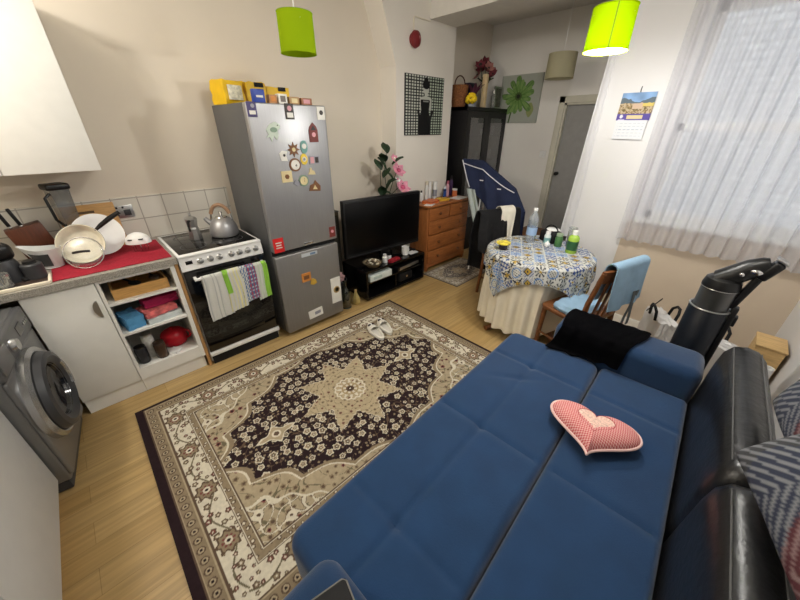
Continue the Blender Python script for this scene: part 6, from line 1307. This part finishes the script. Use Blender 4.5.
# ---------------------------------------------------------------- vacuum, bags, wooden crate
vc = Thing('vacuum_cleaner', 'black cordless upright vacuum cleaner standing behind the far sofa arm', 'vacuum', (2.36, -0.095, 0), rotz=0.0)
NB = C('vacuum_navy_black', (20, 24, 32), 0.35)
vc.part('floor_head', MB().box((0.0, 0.0, 0.04), (0.26, 0.20, 0.08), 0.02, 3), BLACK)
vb = vc.part('body', MB().lathe([(0.080, 0.08), (0.086, 0.12), (0.090, 0.79), (0.086, 0.796)], seg=36), NB); vc.part('body_rim', MB().tube([(0.089 * math.cos(a), 0.089 * math.sin(a), 0.796) for a in np.linspace(0, 2 * PI, 40, endpoint=False)], 0.0045, 8, closed=True), ALU, vb)
vc.part('dust_bin', MB().lathe([(0.076, 0.79), (0.078, 0.915)], seg=36), glassy('dust_bin_plastic', (0.25, 0.25, 0.26), 0.02, 0.3, opac=0.35, body=(0.08, 0.078, 0.075))); vc.part('filter_core', MB().lathe([(0.035, 0.80), (0.045, 0.905)], seg=20), DGREY); vc.part('bin_rim', MB().tube([(0.079 * math.cos(a), 0.079 * math.sin(a), 0.915) for a in np.linspace(0, 2 * PI, 40, endpoint=False)], 0.003, 8, closed=True), ALU)
mh = vc.part('motor_head', MB().lathe([(0.080, 0.91), (0.082, 0.93), (0.074, 0.965), (0.05, 0.985), (0, 0.99)], seg=36, capt=False), BLACK)
hh = MB(); prof = [((0.0, 0.03, 0.955), 0.060, 0.040), ((0.0, -0.03, 1.00), 0.055, 0.048), ((0.0, -0.07, 1.040), 0.047, 0.046), ((0.0, -0.115, 1.075), 0.038, 0.038), ((0.0, -0.132, 1.085), 0.034, 0.030)]
vs = []; fs = []; n_ = 18
for (c_, rw, rh) in prof:
    for k in range(n_): a = 2 * PI * k / n_; vs.append((c_[0] + rw * math.cos(a), c_[1] + rh * 0.55 * math.sin(a), c_[2] + rh * math.sin(a)))
for i in range(len(prof) - 1):
    for k in range(n_): fs.append((i * n_ + k, i * n_ + (k + 1) % n_, (i + 1) * n_ + (k + 1) % n_, (i + 1) * n_ + k))
fs.append(tuple(reversed(range(n_)))); fs.append(tuple((len(prof) - 1) * n_ + k for k in range(n_)))
vc.part('handle', hh.add(vs, fs), BLACK); vc.part('battery', MB().box((0.0, -0.140, 1.055), (0.074, 0.046, 0.105), 0.012, 3, rot=RX(0.45)), BLACK); vc.part('handle_strut', MB().box((0.0, -0.10, 0.93), (0.045, 0.035, 0.23), 0.01, 3, rot=RX(0.22)), BLACK); vc.part('back_spine', MB().box((0.0, -0.098, 0.58), (0.05, 0.03, 0.50), 0.008, 3), BLACK)
vc.part('latch', MB().box((0, -0.115, 0.75), (0.04, 0.022, 0.06), 0.005), BLACK); vc.part('trigger', MB().ell((-0.046, -0.095, 1.045), (0.010, 0.024, 0.014), 14, 10), CHROME); vc.part('trigger', MB().ell((-0.052, -0.05, 1.02), (0.009, 0.012, 0.012), 14, 10), CHROME)
vc.part('battery_cap', MB().box((0, -0.162, 1.112), (0.070, 0.05, 0.010), 0.003, rot=RX(0.45)), ALU)
def bag(x, y, rotz, label, seed, hs):
    t = Thing('carrier_bag', label, 'bag', (x, y, 0), rotz, group='white carrier bags')
    b = softbox(0.26, 0.14, 0.42, 7, 0.010, seed)
    for p in b.v:
        k = p.z / 0.42; p.x *= 1 + 0.10 * k; p.y *= 1 - 0.25 * k
    t.part('bag', b, glassy('white_polythene', (0.9, 0.9, 0.9), 0.06, 0.3, opac=0.72, body=(0.85, 0.84, 0.83)), ang=20)
    for s_ in hs: t.part('handle', MB().tube([(-0.055, s_ * 0.06, 0.40), (-0.05, s_ * 0.07, 0.47), (-0.02, s_ * 0.08, 0.50), (0.02, s_ * 0.08, 0.50), (0.05, s_ * 0.07, 0.47), (0.055, s_ * 0.06, 0.40)], 0.010, 8), BLACKM)
    return t
bag(2.90, 0.10, 0.5, 'white carrier bag with a black loop handle, nearer the chair', 41, (1, -1)); bag(2.80, -0.19, 1.0, 'white carrier bag with black handles, beside the vacuum cleaner', 42, (1, -1))
single('strap', 'short black strap standing out of the left carrier bag', 'strap', MB().box((0, 0, 0.07), (0.022, 0.006, 0.14), 0.002, rot=RY(0.0) @ RX(0.45)), BLACKM, (2.87, 0.17, 0.43))
cr = Thing('wooden_crate', 'pale wooden crate in the corner behind the black backrest', 'crate', (2.82, -0.455, 0), rotz=0.0)
for x in (-0.095, 0.095): cr.part('side_board', MB().box((x, 0, 0.245), (0.014, 0.13, 0.49), 0.003), LWOOD)
cr.part('back_board', MB().box((0, -0.060, 0.245), (0.176, 0.012, 0.49), 0.003), LWOOD); cr.part('front_board', MB().box((0, 0.060, 0.245), (0.176, 0.012, 0.49), 0.003), LWOOD); cr.part('lid', MB().box((0, 0, 0.497), (0.21, 0.14, 0.014), 0.003), LWOOD)
single('cardboard_tube', 'white cardboard tube standing between crate and backrest', 'tube', MB().lathe([(0.024, 0), (0.024, 0.55), (0.019, 0.55), (0.019, 0.02)], seg=20), WHITE2, (2.36, -0.425, 0))
